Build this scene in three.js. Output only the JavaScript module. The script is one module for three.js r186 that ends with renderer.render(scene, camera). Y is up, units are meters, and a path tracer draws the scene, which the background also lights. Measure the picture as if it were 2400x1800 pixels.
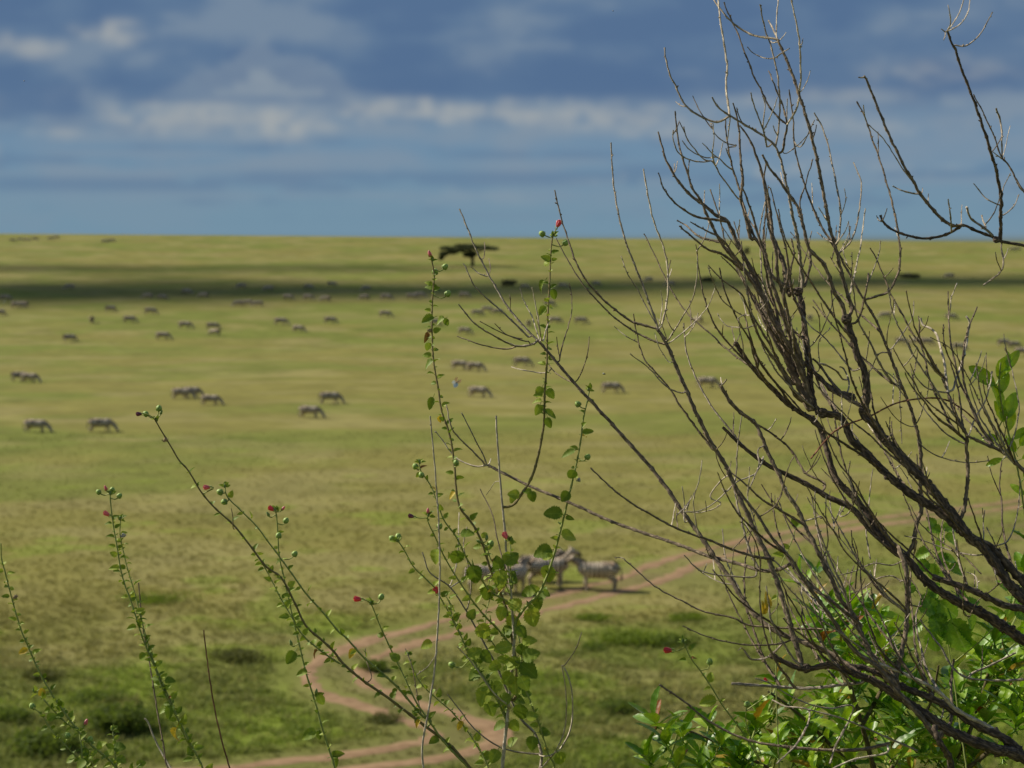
import * as THREE from 'three';
import { MarchingCubes } from 'three/addons/objects/MarchingCubes.js';
import { mergeGeometries } from 'three/addons/utils/BufferGeometryUtils.js';

// ---------- camera, sky, sun, exposure ----------
const scene = new THREE.Scene();
const EYE = 14.2, FPX = 900 / Math.tan(10 * Math.PI / 180), PITCH = Math.atan(340 / FPX);
const camera = new THREE.PerspectiveCamera(20, 4 / 3, 0.1, 12000);
camera.position.set(0, EYE, 0);
camera.rotation.x = -PITCH;
camera.focus = 3.2;
camera.userData.fStop = 11;
camera.updateMatrixWorld();
const renderer = new THREE.WebGLRenderer({ antialias: true });
renderer.toneMapping = THREE.LinearToneMapping;
const EXPOSURE = 1.25;
renderer.toneMappingExposure = EXPOSURE;
renderer.shadowMap.enabled = true;
renderer.setSize(1024, 768);

const SUN = new THREE.Vector3(-0.72, 0.60, -0.34).normalize();
const sun = new THREE.DirectionalLight(new THREE.Color(1.0, 0.92, 0.78), 5.0);
sun.position.copy(SUN).multiplyScalar(900).add(new THREE.Vector3(0, 0, -120));
sun.target.position.set(0, 0, -120);
sun.castShadow = true;
sun.shadow.camera.left = -220; sun.shadow.camera.right = 220; sun.shadow.camera.top = 220; sun.shadow.camera.bottom = -220; sun.shadow.camera.far = 2000;
sun.shadow.mapSize.set(2048, 2048);
scene.add(sun, sun.target);

// ---------- helpers ----------
function rng(seed) { let a = seed >>> 0; return () => { a = (a + 0x6D2B79F5) | 0; let t = Math.imul(a ^ (a >>> 15), 1 | a); t = (t + Math.imul(t ^ (t >>> 7), 61 | t)) ^ t; return ((t ^ (t >>> 14)) >>> 0) / 4294967296; }; }
const clamp = THREE.MathUtils.clamp, lerp = THREE.MathUtils.lerp, sst = THREE.MathUtils.smoothstep;
function h3(x, y, z) { let h = Math.imul(x, 374761393) ^ Math.imul(y, 668265263) ^ Math.imul(z, 1274126177); h = Math.imul(h ^ (h >>> 13), 1274126177); return ((h ^ (h >>> 16)) >>> 0) / 4294967296; }
function vn(x, y, z = 0) { // value noise 0..1
  const xi = Math.floor(x), yi = Math.floor(y), zi = Math.floor(z); let fx = x - xi, fy = y - yi, fz = z - zi;
  fx = fx * fx * (3 - 2 * fx); fy = fy * fy * (3 - 2 * fy); fz = fz * fz * (3 - 2 * fz);
  const a = lerp(lerp(h3(xi, yi, zi), h3(xi + 1, yi, zi), fx), lerp(h3(xi, yi + 1, zi), h3(xi + 1, yi + 1, zi), fx), fy);
  if (!fz) return a;
  const b = lerp(lerp(h3(xi, yi, zi + 1), h3(xi + 1, yi, zi + 1), fx), lerp(h3(xi, yi + 1, zi + 1), h3(xi + 1, yi + 1, zi + 1), fx), fy);
  return lerp(a, b, fz);
}
function fbm(x, y, z = 0, o = 4) { let s = 0, a = 0.5, n = 0; for (let i = 0; i < o; i++) { s += a * vn(x, y, z); n += a; x = x * 2.03 + 17.1; y = y * 2.03 + 9.2; z = z * 2.03 + 3.7; a *= 0.5; } return s / n; }
const V = (x, y, z) => new THREE.Vector3(x, y, z);
const srgb = (r, g, b) => { const c = new THREE.Color().setRGB(r / 255, g / 255, b / 255, THREE.SRGBColorSpace); return [c.r, c.g, c.b]; };
const mix3 = (a, b, t) => [lerp(a[0], b[0], t), lerp(a[1], b[1], t), lerp(a[2], b[2], t)];
// picture point at a depth -> point in the place; and picture point -> point on the ground
const CP = Math.cos(PITCH), SP = Math.sin(PITCH);
function P(x, y, d) { const cx = (x - 1200) / FPX * d, cy = -(y - 900) / FPX * d; return V(cx, EYE + cy * CP - d * SP, -cy * SP - d * CP); }
const taken = {};
function numbered(name) { const n = taken[name] = (taken[name] ?? -1) + 1; return n ? name + '_' + String(n).padStart(3, '0') : name; }
function tag(o, label, category, group) { o.userData.label = label; o.userData.category = category; if (group) o.userData.group = group; return o; }
function thing(name, label, category, pos, turn = 0, group) { const o = new THREE.Group(); o.name = numbered(name); o.position.copy(pos); o.rotation.y = turn; tag(o, label, category, group); scene.add(o); return o; }
function part(name, geo, mat, parent, pos) { const m = new THREE.Mesh(geo, mat); m.name = name; m.castShadow = m.receiveShadow = true; if (pos) m.position.copy(pos); parent.add(m); return m; }
function structure(name, geo, mat) { const m = part(numbered(name), geo, mat, scene); m.userData.kind = 'structure'; return m; }
function geom(pos, idx, extra = {}) { const g = new THREE.BufferGeometry(); g.setAttribute('position', new THREE.Float32BufferAttribute(pos, 3)); if (idx) g.setIndex(idx); if (extra.uv) g.setAttribute('uv', new THREE.Float32BufferAttribute(extra.uv, 2)); if (extra.color) g.setAttribute('color', new THREE.Float32BufferAttribute(extra.color, 3)); if (extra.normal) g.setAttribute('normal', new THREE.Float32BufferAttribute(extra.normal, 3)); else g.computeVertexNormals(); return g; }
// tapered tube along points with a radius each; lump roughens it like bark
function tube(pts, radii, seg = 6, lump = 0, seed = 1, capTip = true) {
  const n = pts.length, pos = [], uv = [], idx = []; let up = V(0.3, 0.2, 1), len = 0;
  for (let i = 0; i < n; i++) {
    const t = pts[Math.min(i + 1, n - 1)].clone().sub(pts[Math.max(i - 1, 0)]).normalize();
    const a = up.clone().addScaledVector(t, -up.dot(t)).normalize(), b = t.clone().cross(a); up = a;
    if (i) len += pts[i].distanceTo(pts[i - 1]);
    for (let k = 0; k <= seg; k++) {
      const th = k / seg * Math.PI * 2, kk = k % seg;
      let r = radii[i]; if (lump) r *= 1 + lump * ((vn(kk * 1.3 + seed * 7, i * 0.85, seed) - 0.5) * 1.5 + (h3(kk, i, seed) - 0.5) * 0.7);
      pos.push(pts[i].x + (a.x * Math.cos(th) + b.x * Math.sin(th)) * r, pts[i].y + (a.y * Math.cos(th) + b.y * Math.sin(th)) * r, pts[i].z + (a.z * Math.cos(th) + b.z * Math.sin(th)) * r);
      uv.push(k / seg * Math.max(1, Math.round(radii[0] * 250)) * 0.5, len * 12);
    }
  }
  for (let i = 0; i < n - 1; i++) for (let k = 0; k < seg; k++) { const a = i * (seg + 1) + k, b = a + seg + 1; idx.push(a, a + 1, b, b, a + 1, b + 1); }
  if (capTip) for (const [row, f] of [[n - 1, 0], [0, 1]]) { const c = pos.length / 3; pos.push(pts[row].x, pts[row].y, pts[row].z); uv.push(0, 0); for (let k = 0; k < seg; k++) { const a = row * (seg + 1) + k; f ? idx.push(c, a + 1, a) : idx.push(c, a, a + 1); } }
  return geom(pos, idx, { uv });
}
function texture(w, h, fn, srgbSpace = true) { const d = new Uint8Array(w * h * 4); for (let y = 0; y < h; y++) for (let x = 0; x < w; x++) { const c = fn(x / w, y / h), i = (y * w + x) * 4; d[i] = clamp(c[0], 0, 1) * 255; d[i + 1] = clamp(c[1], 0, 1) * 255; d[i + 2] = clamp(c[2], 0, 1) * 255; d[i + 3] = 255; } const t = new THREE.DataTexture(d, w, h); t.wrapS = t.wrapT = THREE.RepeatWrapping; t.magFilter = THREE.LinearFilter; t.minFilter = THREE.LinearMipmapLinearFilter; t.generateMipmaps = true; if (srgbSpace) t.colorSpace = THREE.SRGBColorSpace; t.needsUpdate = true; return t; }

// ---------- the sky: slate-blue layered cloud over paler air, whiter cloud added overhead for neutral fill ----------
{
  const W = 2048, H = 1024, data = new Float32Array(W * H * 4);
  const low = srgb(115, 145, 165), air = srgb(110, 140, 166), slate = srgb(93, 119, 150), deep = srgb(83, 110, 145), grey = srgb(129, 146, 163), lit = srgb(168, 172, 172), white = srgb(222, 220, 212);
  // brighter scraps of cloud: azimuth and elevation in degrees, half widths, strength
  const puffs = [[-9.4, 3.1, 1.6, 0.42, 0.7], [-7.6, 3.25, 1.3, 0.35, 0.7], [-5.9, 3.0, 1.4, 0.46, 0.95], [-3.6, 3.35, 1.2, 0.30, 0.75], [-1.9, 3.3, 1.2, 0.34, 0.9], [0.1, 3.3, 1.0, 0.36, 0.75], [1.8, 3.25, 1.3, 0.42, 0.75], [3.9, 3.05, 1.5, 0.4, 0.5], [-10.3, 5.3, 0.9, 0.26, 0.85], [-12.7, 4.85, 1.1, 0.24, 0.7], [-11.8, 2.65, 0.8, 0.14, 0.5], [11, 4.3, 2.4, 0.3, 0.4], [8.0, 3.6, 2.4, 0.22, 0.4], [9.0, 2.9, 2.0, 0.2, 0.4], [7.2, 1.75, 1.4, 0.16, 0.5], [10.5, 1.8, 1.6, 0.14, 0.35], [5.4, 2.5, 1.6, 0.3, 0.4], [-13.4, 2.2, 0.5, 0.3, 0.35], [3.2, 1.5, 2, 0.1, 0.2], [-1.5, 1.1, 3, 0.1, 0.15]];
  for (let j = 0; j < H; j++) for (let i = 0; i < W; i++) {
    const el = ((j + 0.5) / H - 0.5) * 180; let az = ((i + 0.5) / W - 0.25) * 360; if (az > 180) az -= 360;
    const a = az * Math.PI / 180, e = Math.max(el, -2) * Math.PI / 180, dx = Math.sin(a) * Math.cos(e), dz = -Math.cos(a) * Math.cos(e);
    const w1 = fbm(dx * 16 + 4, dz * 16, el * 0.5, 4) - 0.5, w2 = fbm(dx * 40 + 4, dz * 40 + 2, el * 1.7, 4) - 0.5;
    let c = mix3(low, air, sst(el, 0.5, 2.6)); c = mix3(c, slate, sst(el + w1 * 1.4 + w2 * 0.5, 2.7, 4.3));
    const band = fbm(dx * 20 + 31, dz * 20 + 7, (el + w1 * 0.8) * 1.25, 6), fine = fbm(dx * 55 + 3, dz * 55 + 7, (el + w1) * 3.2, 5);
    const k = 1 / (Math.sin(Math.max(e, 0.03)) + 0.05), sheet = fbm(dx * k * 0.7 + 50, dz * k * 0.7 + 50, 2.5, 6), up = sst(el, 9, 24), cov = lerp(band * 0.72 + fine * 0.28, sheet, up), over = sst(el, 2.6, 4.4);
    c = mix3(c, deep, 0.8 * sst(-cov, -0.50, -0.40) * over);
    c = mix3(c, grey, lerp(0.62, 0.8, up) * sst(cov, 0.50, 0.64) * lerp(0.35, 1, sst(el, 0.8, 3)));
    c = mix3(c, white, up * 0.85 * sst(sheet, 0.46, 0.66));  // unseen whiter cloud overhead, added to take the blue out of shaded ground
    // a long pale bank low in the sky, all round, torn into scraps
    const bank = sst(el + w2 * 0.5, 2.35, 2.9) * sst(-el + w2 * 0.5 + w1 * 0.5, -3.85, -3.5);
    c = mix3(c, grey, bank * (0.25 + 0.55 * sst(fine, 0.4, 0.6)));
    const streak = fbm(dx * 11 + 80, dz * 11, (el + w1 * 0.4) * 4.5, 5); c = mix3(c, grey, 0.6 * sst(streak, 0.46, 0.62) * sst(el, 0.6, 1.6) * sst(-el, -3.4, -2.4)); c = mix3(c, slate, 0.5 * sst(-streak, -0.46, -0.36) * sst(el, 0.3, 1.2) * sst(-el, -3.4, -2.6));
    if (Math.abs(az) < 25 && el > -1 && el < 12) {
      const n1 = fbm(az * 1.3, el * 3, 3, 6) - 0.5, n2 = fbm(az * 1.3 + 40, el * 3, 8, 6) - 0.5, n3 = fbm(az * 3.2, el * 6.5, 5, 5);
      // the heaped cloud with a flat dark foot
      const hx = az + 6.55 + n1 * 0.7, hy = el + n2 * 0.35;
      const top = 3.95 + 1.0 * Math.exp(-Math.pow((hx - 0.05) / 0.55, 2)) + 0.75 * Math.exp(-Math.pow((hx - 1.25) / 0.85, 2)) + 0.65 * Math.exp(-Math.pow((hx + 1.0) / 1.0, 2));
      const heap = sst(top - hy, -0.02, 0.14) * sst(hy, 3.5, 3.75) * sst(2.7 - Math.abs(hx), 0, 0.6);
      c = mix3(c, mix3(grey, lit, 0.15), 0.85 * heap * (0.5 + 0.5 * sst(top - hy, 0.8, 0.05)) * (0.75 + 0.5 * n3));
      // dark shelves above the bank
      c = mix3(c, deep, 0.75 * sst(el + n2 * 0.25, 3.6, 3.78) * sst(-el - n1, -5.3, -4.0) * sst(az + n1, -4.2, -3.0) * (1 - 0.8 * sst(az, 3, 8)));
      c = mix3(c, deep, 0.7 * sst(4.2 - el + n1 * 0.5, 0, 0.5) * sst(el + n2 * 0.3, 3.0, 3.15) * sst(-az - 10.3 + n1 * 2.4, 0, 0.8));
      c = mix3(c, deep, 0.5 * sst(3.72 - el + n1 * 0.2, 0, 0.2) * sst(el + n2 * 0.15, 3.52, 3.62) * sst(-az - 3.8, 0, 0.8) * (1 - sst(-az, 9.5, 10.5)));
      let L = 0;
      for (const [pa, pe, wa, we, s] of puffs) { const q = Math.pow((az - pa + n1 * 1.5) / wa, 2) + Math.pow((el - pe + n2 * 0.55) / we, 2); L = Math.max(L, s * sst(1.4 - q, 0, 1.4) * sst(n3, 0.12, 0.7) * 1.15); }
      c = mix3(c, lit, Math.min(0.8, L * 0.85));
    }
    if (el < -1) c = mix3(c, srgb(110, 112, 90), sst(-el, 1, 6));
    const o = (j * W + i) * 4; data[o] = c[0] / EXPOSURE; data[o + 1] = c[1] / EXPOSURE; data[o + 2] = c[2] / EXPOSURE; data[o + 3] = 1;
  }
  const sky = new THREE.DataTexture(data, W, H, THREE.RGBAFormat, THREE.FloatType);
  sky.mapping = THREE.EquirectangularReflectionMapping; sky.magFilter = sky.minFilter = THREE.LinearFilter; sky.wrapS = THREE.RepeatWrapping; sky.needsUpdate = true;
  scene.background = sky; scene.environment = sky;
}
// ---------- the land ----------
const PROFILE = [[-60, 12.2], [0, 12.75], [3.6, 12.93], [6, 12.2], [20, 7.5], [40, 1.4], [50, 0.12], [60, 0], [280, 0], [374, 3.4], [510, 8.3], [650, 12.3], [800, 14.35], [900, 14.7], [1300, 13], [3000, 0], [9000, -60]];
const SLOPE = PROFILE.map((p, i) => { if (!i || i === PROFILE.length - 1) return 0; const a = (p[1] - PROFILE[i - 1][1]) / (p[0] - PROFILE[i - 1][0]), b = (PROFILE[i + 1][1] - p[1]) / (PROFILE[i + 1][0] - p[0]); return a * b <= 0 ? 0 : 2 * a * b / (a + b); });
function profile(d) {
  if (d <= PROFILE[0][0]) return PROFILE[0][1];
  let i = 0; while (i < PROFILE.length - 2 && PROFILE[i + 1][0] < d) i++;
  const [x0, y0] = PROFILE[i], [x1, y1] = PROFILE[i + 1], h = x1 - x0, t = clamp((d - x0) / h, 0, 1), t2 = t * t, t3 = t2 * t;
  return (2 * t3 - 3 * t2 + 1) * y0 + (t3 - 2 * t2 + t) * h * SLOPE[i] + (-2 * t3 + 3 * t2) * y1 + (t3 - t2) * h * SLOPE[i + 1];
}
function ground(x, z) {
  const d = -z;
  return profile(d) - 0.008 * clamp(x, -500, 500) * sst(d, 300, 800) + 0.1 * (fbm(x / 5, z / 5, 0, 3) - 0.5) * sst(d, 44, 60) + 0.7 * (fbm(x / 55, z / 40, 4, 3) - 0.5) * sst(d, 110, 320) * (1 - 0.5 * sst(d, 700, 900));
}
function G(px, py) { // the ground point seen at a picture point
  const o = P(px, py, 0), dir = P(px, py, 1).sub(o); let a = 47, b = 47;
  const gap = (t) => { const p = o.clone().addScaledVector(dir, t); return p.y - ground(p.x, p.z); };
  while (b < 1500 && gap(b) > 0) { a = b; b *= 1.012; }
  for (let i = 0; i < 30; i++) { const m = (a + b) / 2; gap(m) > 0 ? a = m : b = m; }
  const p = o.addScaledVector(dir, (a + b) / 2); p.y = ground(p.x, p.z); return p;
}
// the two-rut track, from its far end to its near one
const trackPx = [[2900, 1120], [2500, 1166], [2200, 1204], [2000, 1232], [1800, 1268], [1600, 1318], [1500, 1359], [1400, 1384], [1300, 1410], [1150, 1445], [1000, 1484], [880, 1518], [805, 1550], [785, 1582], [806, 1612], [860, 1634], [940, 1660], [1020, 1686], [1078, 1708], [1090, 1730], [1040, 1752], [940, 1770], [780, 1792], [560, 1816], [200, 1840]];
const trackLine = new THREE.CatmullRomCurve3(trackPx.map(([x, y]) => { const p = G(x, y); p.y = 0; return p; }), false, 'centripetal').getSpacedPoints(420);
const tBox = new Map();
trackLine.forEach((p) => { const k = Math.floor(p.x / 4) + ',' + Math.floor(p.z / 4); if (!tBox.has(k)) tBox.set(k, []); tBox.get(k).push(p); });
function trackDist(x, z) { let best = 99; const i = Math.floor(x / 4), j = Math.floor(z / 4); for (let a = -1; a < 2; a++) for (let b = -1; b < 2; b++) for (const p of tBox.get((i + a) + ',' + (j + b)) || []) { const q = Math.hypot(p.x - x, p.z - z); if (q < best) best = q; } return best; }
// what grows where: green grass, straw, bare soil
const OLIVE = [0.186, 0.170, 0.047], GREEN = [0.142, 0.162, 0.034], STRAW = [0.232, 0.206, 0.076], SOIL = [0.160, 0.114, 0.065], LUSH = [0.138, 0.180, 0.022];
function landColour(x, z) {
  const d = -z, n1 = fbm(x / 14 + 3, z / 14, 0, 5), n2 = fbm(x / 3.1 + 60, z / 3.1, 0, 4), n3 = fbm(x / 45 + 20, z / 30, 0, 4), n4 = fbm(x / 7 + 90, z / 5, 0, 4);
  let c = mix3(OLIVE, GREEN, clamp(sst(n1, 0.42, 0.62) * 0.75 + sst(n3, 0.46, 0.64) * 0.4, 0, 0.95));
  c = mix3(c, STRAW, sst(n4, 0.48, 0.68) * 0.7 * (1 - 0.4 * sst(n1, 0.5, 0.6)));
  // the moister foot of the hill: greener, with weeds
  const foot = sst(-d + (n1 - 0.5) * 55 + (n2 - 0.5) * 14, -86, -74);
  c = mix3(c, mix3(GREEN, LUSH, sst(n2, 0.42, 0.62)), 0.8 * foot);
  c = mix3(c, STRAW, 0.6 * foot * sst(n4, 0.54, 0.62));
  c = mix3(c, LUSH, 0.55 * sst(n2, 0.60, 0.70) * sst(-d, -150, -110));
  if (d < 150 && d > 50) { const t = trackDist(x, z); c = mix3(c, SOIL, 0.42 * sst(-t + (n2 - 0.5) * 3.4 + (n1 - 0.5) * 5, -1.9, -0.4)); }
  const soil = sst(n1 + 0.35 * (n2 - 0.5), 0.62, 0.72) * sst(x + (n3 - 0.5) * 30, 3, 14) * sst(d, 80, 88) * (1 - sst(d, 104, 116)); c = mix3(c, SOIL, 0.7 * soil);
  const n5 = d < 320 && d > 40 ? fbm(x / 0.9, z / 1.6, 7, 3) : 0.5, v = 0.66 + 0.40 * n2 + 0.30 * n5; return [c[0] * v, c[1] * v, c[2] * v];
}
{
  // one sheet from under the camera to beyond the horizon; finer where the land can be made out
  const rs = []; { let r = 0.6; while (r < 44) { rs.push(r); r *= 1.09; } r = 45; while (r < 1000) { rs.push(r); r += Math.max(0.3, r * r / (2178 * EYE) * 1.05); } while (r < 9000) { rs.push(r); r *= 1.12; } }
  const as = []; for (let a = -180; a < -24; a += 6) as.push(a); for (let k = 0; k <= 400; k++) as.push(-20 + 40 * k / 400); for (let a = 24; a <= 180; a += 6) as.push(a);
  const pos = [], col = [], idx = [], n = as.length;
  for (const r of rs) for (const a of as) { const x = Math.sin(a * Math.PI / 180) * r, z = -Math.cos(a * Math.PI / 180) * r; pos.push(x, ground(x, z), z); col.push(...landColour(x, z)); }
  for (let i = 0; i < rs.length - 1; i++) for (let k = 0; k < n - 1; k++) { const a = i * n + k, b = a + n; idx.push(a, b, a + 1, a + 1, b, b + 1); }
  structure('ground', geom(pos, idx, { color: col }), new THREE.MeshPhysicalMaterial({ vertexColors: true, roughness: 1, specularIntensity: 0.1 }));
}
{
  // the track: two worn wheel ruts of bare reddish earth
  const tx = texture(256, 256, (u, v) => { const n = fbm(u * 9, v * 9, 1, 5), m = vn(u * 70, v * 70); const c = mix3([0.48, 0.385, 0.285], [0.61, 0.505, 0.39], clamp(n * 1.5 - 0.25 + (m - 0.5) * 0.25, 0, 1)); return c; });
  const mat = new THREE.MeshPhysicalMaterial({ map: tx, roughness: 1, specularIntensity: 0.15 });
  for (const side of [-1, 1]) {
    const pos = [], uv = [], idx = [], n = 6;
    trackLine.forEach((p, i) => {
      const q = trackLine[Math.min(i + 1, trackLine.length - 1)], o = trackLine[Math.max(i - 1, 0)], tx_ = q.x - o.x, tz = q.z - o.z, l = Math.hypot(tx_, tz), nx = -tz / l, nz = tx_ / l;
      for (let k = 0; k <= n; k++) {
        const e = k / n * 2 - 1, rag = (vn(i * 0.5, e > 0 ? 9 : 3, side + 2) - 0.5) * 0.32 * Math.abs(e) + (vn(i * 0.09, 5, side + 7) - 0.5) * 0.2 * Math.abs(e);
        const off = side * 0.88 + e * (0.31 + rag), x = p.x + nx * off, z = p.z + nz * off;
        pos.push(x, ground(x, z) + 0.03 - 0.022 * Math.abs(e), z); uv.push(x * 0.4, z * 0.4);
      }
      if (i) for (let k = 0; k < n; k++) { const a = (i - 1) * (n + 1) + k, b = a + n + 1; idx.push(a, a + 1, b, b, a + 1, b + 1); }
    });
    structure('dirt_track', geom(pos, idx, { uv }), mat);
  }
}
// grass: bent blades in tufts, thinning out with distance where the eye no longer parts them
function tuftGeo(seed, blades) {
  const r = rng(seed), pos = [], nor = [];
  for (let b = 0; b < blades; b++) {
    const a = r() * 6.28, lean = 0.15 + r() * 0.45, w = 0.022 + r() * 0.02, h = 0.6 + r() * 0.5, ox = (r() - 0.5) * 0.5, oz = (r() - 0.5) * 0.5, cx = Math.cos(a), cz = Math.sin(a), sx = -cz * w, sz = cx * w;
    const m = [ox + cx * lean * 0.35 * h, h * 0.6, oz + cz * lean * 0.35 * h], t = [ox + cx * lean * h, h, oz + cz * lean * h];
    pos.push(ox - sx, -0.12, oz - sz, ox + sx, -0.12, oz + sz, m[0] + sx * 0.8, m[1], m[2] + sz * 0.8, ox - sx, -0.12, oz - sz, m[0] + sx * 0.8, m[1], m[2] + sz * 0.8, m[0] - sx * 0.8, m[1], m[2] - sz * 0.8, m[0] - sx * 0.8, m[1], m[2] - sz * 0.8, m[0] + sx * 0.8, m[1], m[2] + sz * 0.8, t[0], t[1], t[2]);
  }
  return geom(pos, null);
}
{
  const mat = new THREE.MeshPhysicalMaterial({ color: 0xffffff, roughness: 0.95, specularIntensity: 0.2, transmission: 0.42, thickness: 0, side: THREE.DoubleSide });
  const r = rng(77), M = new THREE.Matrix4(), Q = new THREE.Quaternion(), E = new THREE.Euler(), list = [[], [], []];
  const put = (x, z, hgt, wide, c, which) => { list[which].push([x, z, hgt, wide, c]); };
  for (let i = 0; i < 84000; i++) {
    const d = 50 * Math.pow(160 / 50, Math.pow(r(), 1.25)), x = (r() * 2 - 1) * d * 0.45, z = -d;
    const t = d < 150 ? trackDist(x, z) : 99; if (Math.abs(t - 0.88) < 0.55) continue;
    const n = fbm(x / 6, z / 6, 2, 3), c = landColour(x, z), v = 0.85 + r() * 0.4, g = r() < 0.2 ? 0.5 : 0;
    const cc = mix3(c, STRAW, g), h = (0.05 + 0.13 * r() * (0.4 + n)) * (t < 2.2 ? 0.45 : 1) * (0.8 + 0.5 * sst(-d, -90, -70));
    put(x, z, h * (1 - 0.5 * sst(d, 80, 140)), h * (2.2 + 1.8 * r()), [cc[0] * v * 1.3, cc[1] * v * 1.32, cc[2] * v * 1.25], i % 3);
  }
  for (let i = 0; i < 9000; i++) { // the hillside below the camera
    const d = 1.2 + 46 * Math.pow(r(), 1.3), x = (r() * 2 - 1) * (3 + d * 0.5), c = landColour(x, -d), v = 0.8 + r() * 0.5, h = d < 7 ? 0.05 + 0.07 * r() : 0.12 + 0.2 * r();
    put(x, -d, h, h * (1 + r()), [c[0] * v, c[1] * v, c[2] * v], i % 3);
  }
  list.forEach((l, k) => {
    const im = new THREE.InstancedMesh(tuftGeo(k + 5, 10), mat, l.length), C = new THREE.Color();
    l.forEach(([x, z, h, w, c], i) => { E.set((r() - 0.5) * 0.3, r() * 6.28, (r() - 0.5) * 0.3); Q.setFromEuler(E); M.compose(V(x, ground(x, z), z), Q, V(w, h, w)); im.setMatrixAt(i, M); im.setColorAt(i, C.setRGB(c[0], c[1], c[2])); });
    im.name = numbered('grass'); im.userData.kind = 'stuff'; im.castShadow = im.receiveShadow = true;
    tag(im, ['short olive grass growing over the whole plain', 'straw tinged grass tufts scattered over the whole plain', 'green grass tufts scattered over the whole plain'][k], 'grass');
    scene.add(im);
  });
}
// clouds to the left, out of the picture, whose shadows lie across the rise
function cloudOver(list, alt, seed) {
  const r = rng(seed), geos = [];
  for (const [x, z, rx, rz] of list) {
    const t = (alt - ground(x, z)) / SUN.y, g = new THREE.IcosahedronGeometry(1, 3), p = g.attributes.position, s = r() * 50;
    for (let i = 0; i < p.count; i++) { const q = V(p.getX(i), p.getY(i), p.getZ(i)), f = 0.62 + 0.75 * fbm(q.x * 2 + s, q.y * 2 + s, q.z * 2, 4); p.setXYZ(i, q.x * rx * f + x + SUN.x * t, q.y * 4 * f + alt, q.z * rz * f + z + SUN.z * t); }
    geos.push(g);
  }
  const g = mergeGeometries(geos); g.computeVertexNormals();
  return structure('cloud', g, new THREE.MeshStandardMaterial({ color: 0xffffff, roughness: 1 }));
}
{
  // broken cloud: many small puffs with gaps, so the shade on the slope is soft and uneven
  const rr = rng(5), band = [], b2 = [];
  for (let k = 0; k < 112; k++) { const px = -320 + rr() * 3100, half = px < 700 ? 25 : px < 1300 ? 16 : 11, mid = 3 + (px < 900 ? lerp(682, 678, clamp(px / 900, 0, 1)) : lerp(678, 656, clamp((px - 900) / 1400, 0, 1))), g = G(px, mid + (rr() + rr() - 1) * half * 1.25 + (fbm(px / 160, 3, 1, 2) - 0.5) * 12); band.push([g.x, g.z, 9 + rr() * 9, (6 + rr() * 6)]); }
  for (let k = 0; k < 16; k++) { const px = -260 + rr() * 1330, g = G(px, 629 + (rr() + rr() - 1) * 5); b2.push([g.x, g.z, 9 + rr() * 9, 5 + rr() * 4]); }
  cloudOver(band, 2200, 8); cloudOver(b2, 2200, 9);
}

// ---------- zebras ----------
const sdCap = (px, py, pz, a, b) => { // tapered capsule, a and b = [x,y,z,r]; returns [distance, along]
  const bx = b[0] - a[0], by = b[1] - a[1], bz = b[2] - a[2], l2 = bx * bx + by * by + bz * bz, t = clamp(((px - a[0]) * bx + (py - a[1]) * by + (pz - a[2]) * bz) / l2, 0, 1);
  return [Math.hypot(px - a[0] - bx * t, py - a[1] - by * t, pz - a[2] - bz * t) - lerp(a[3], b[3], t), t * Math.sqrt(l2)];
};
const smin = (a, b, k) => { const h = clamp(0.5 + 0.5 * (b - a) / k, 0, 1); return lerp(b, a, h) - k * h * (1 - h); };
function animalBody(bones, box, res, paint) {
  const mc = new MarchingCubes(res, new THREE.MeshStandardMaterial(), false, false, 60000), S = res, hs = S / 2; mc.isolation = 0;
  const [cx, cy, cz, sc] = box;
  const field = (x, y, z) => { let d = 9; for (const b of bones) { const q = sdCap(x, y, z, b[0], b[1]); d = smin(d, q[0], b[3] ?? 0.07); } return d; };
  for (let k = 0; k < S; k++) for (let j = 0; j < S; j++) for (let i = 0; i < S; i++) mc.field[i + j * S + k * S * S] = -field((i - hs) / hs * sc + cx, (j - hs) / hs * sc + cy, (k - hs) / hs * sc + cz);
  mc.update();
  const n = mc.count ?? mc.geometry.drawRange.count, src = mc.positionArray, map = new Map(), pos = [], nor = [], col = [], idx = [];
  for (let i = 0; i < n; i++) {
    const x = src[i * 3] * sc + cx, y = src[i * 3 + 1] * sc + cy, z = src[i * 3 + 2] * sc + cz, key = Math.round(x * 2000) + ',' + Math.round(y * 2000) + ',' + Math.round(z * 2000);
    let id = map.get(key);
    if (id === undefined) {
      id = pos.length / 3; map.set(key, id); pos.push(x, y, z);
      const e = 0.01, g = V(field(x + e, y, z) - field(x - e, y, z), field(x, y + e, z) - field(x, y - e, z), field(x, y, z + e) - field(x, y, z - e)).normalize(); nor.push(g.x, g.y, g.z);
      let best = 9, bb = bones[0], al = 0; for (const b of bones) { const q = sdCap(x, y, z, b[0], b[1]); if (q[0] < best) { best = q[0]; bb = b; al = q[1]; } }
      col.push(...paint(x, y, z, bb, al, g));
    }
    idx.push(id);
  }
  return geom(pos, idx, { normal: nor, color: col });
}
const WHITE = [0.76, 0.65, 0.50], BLACK = [0.034, 0.026, 0.018], DUST = [0.30, 0.17, 0.075];
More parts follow.
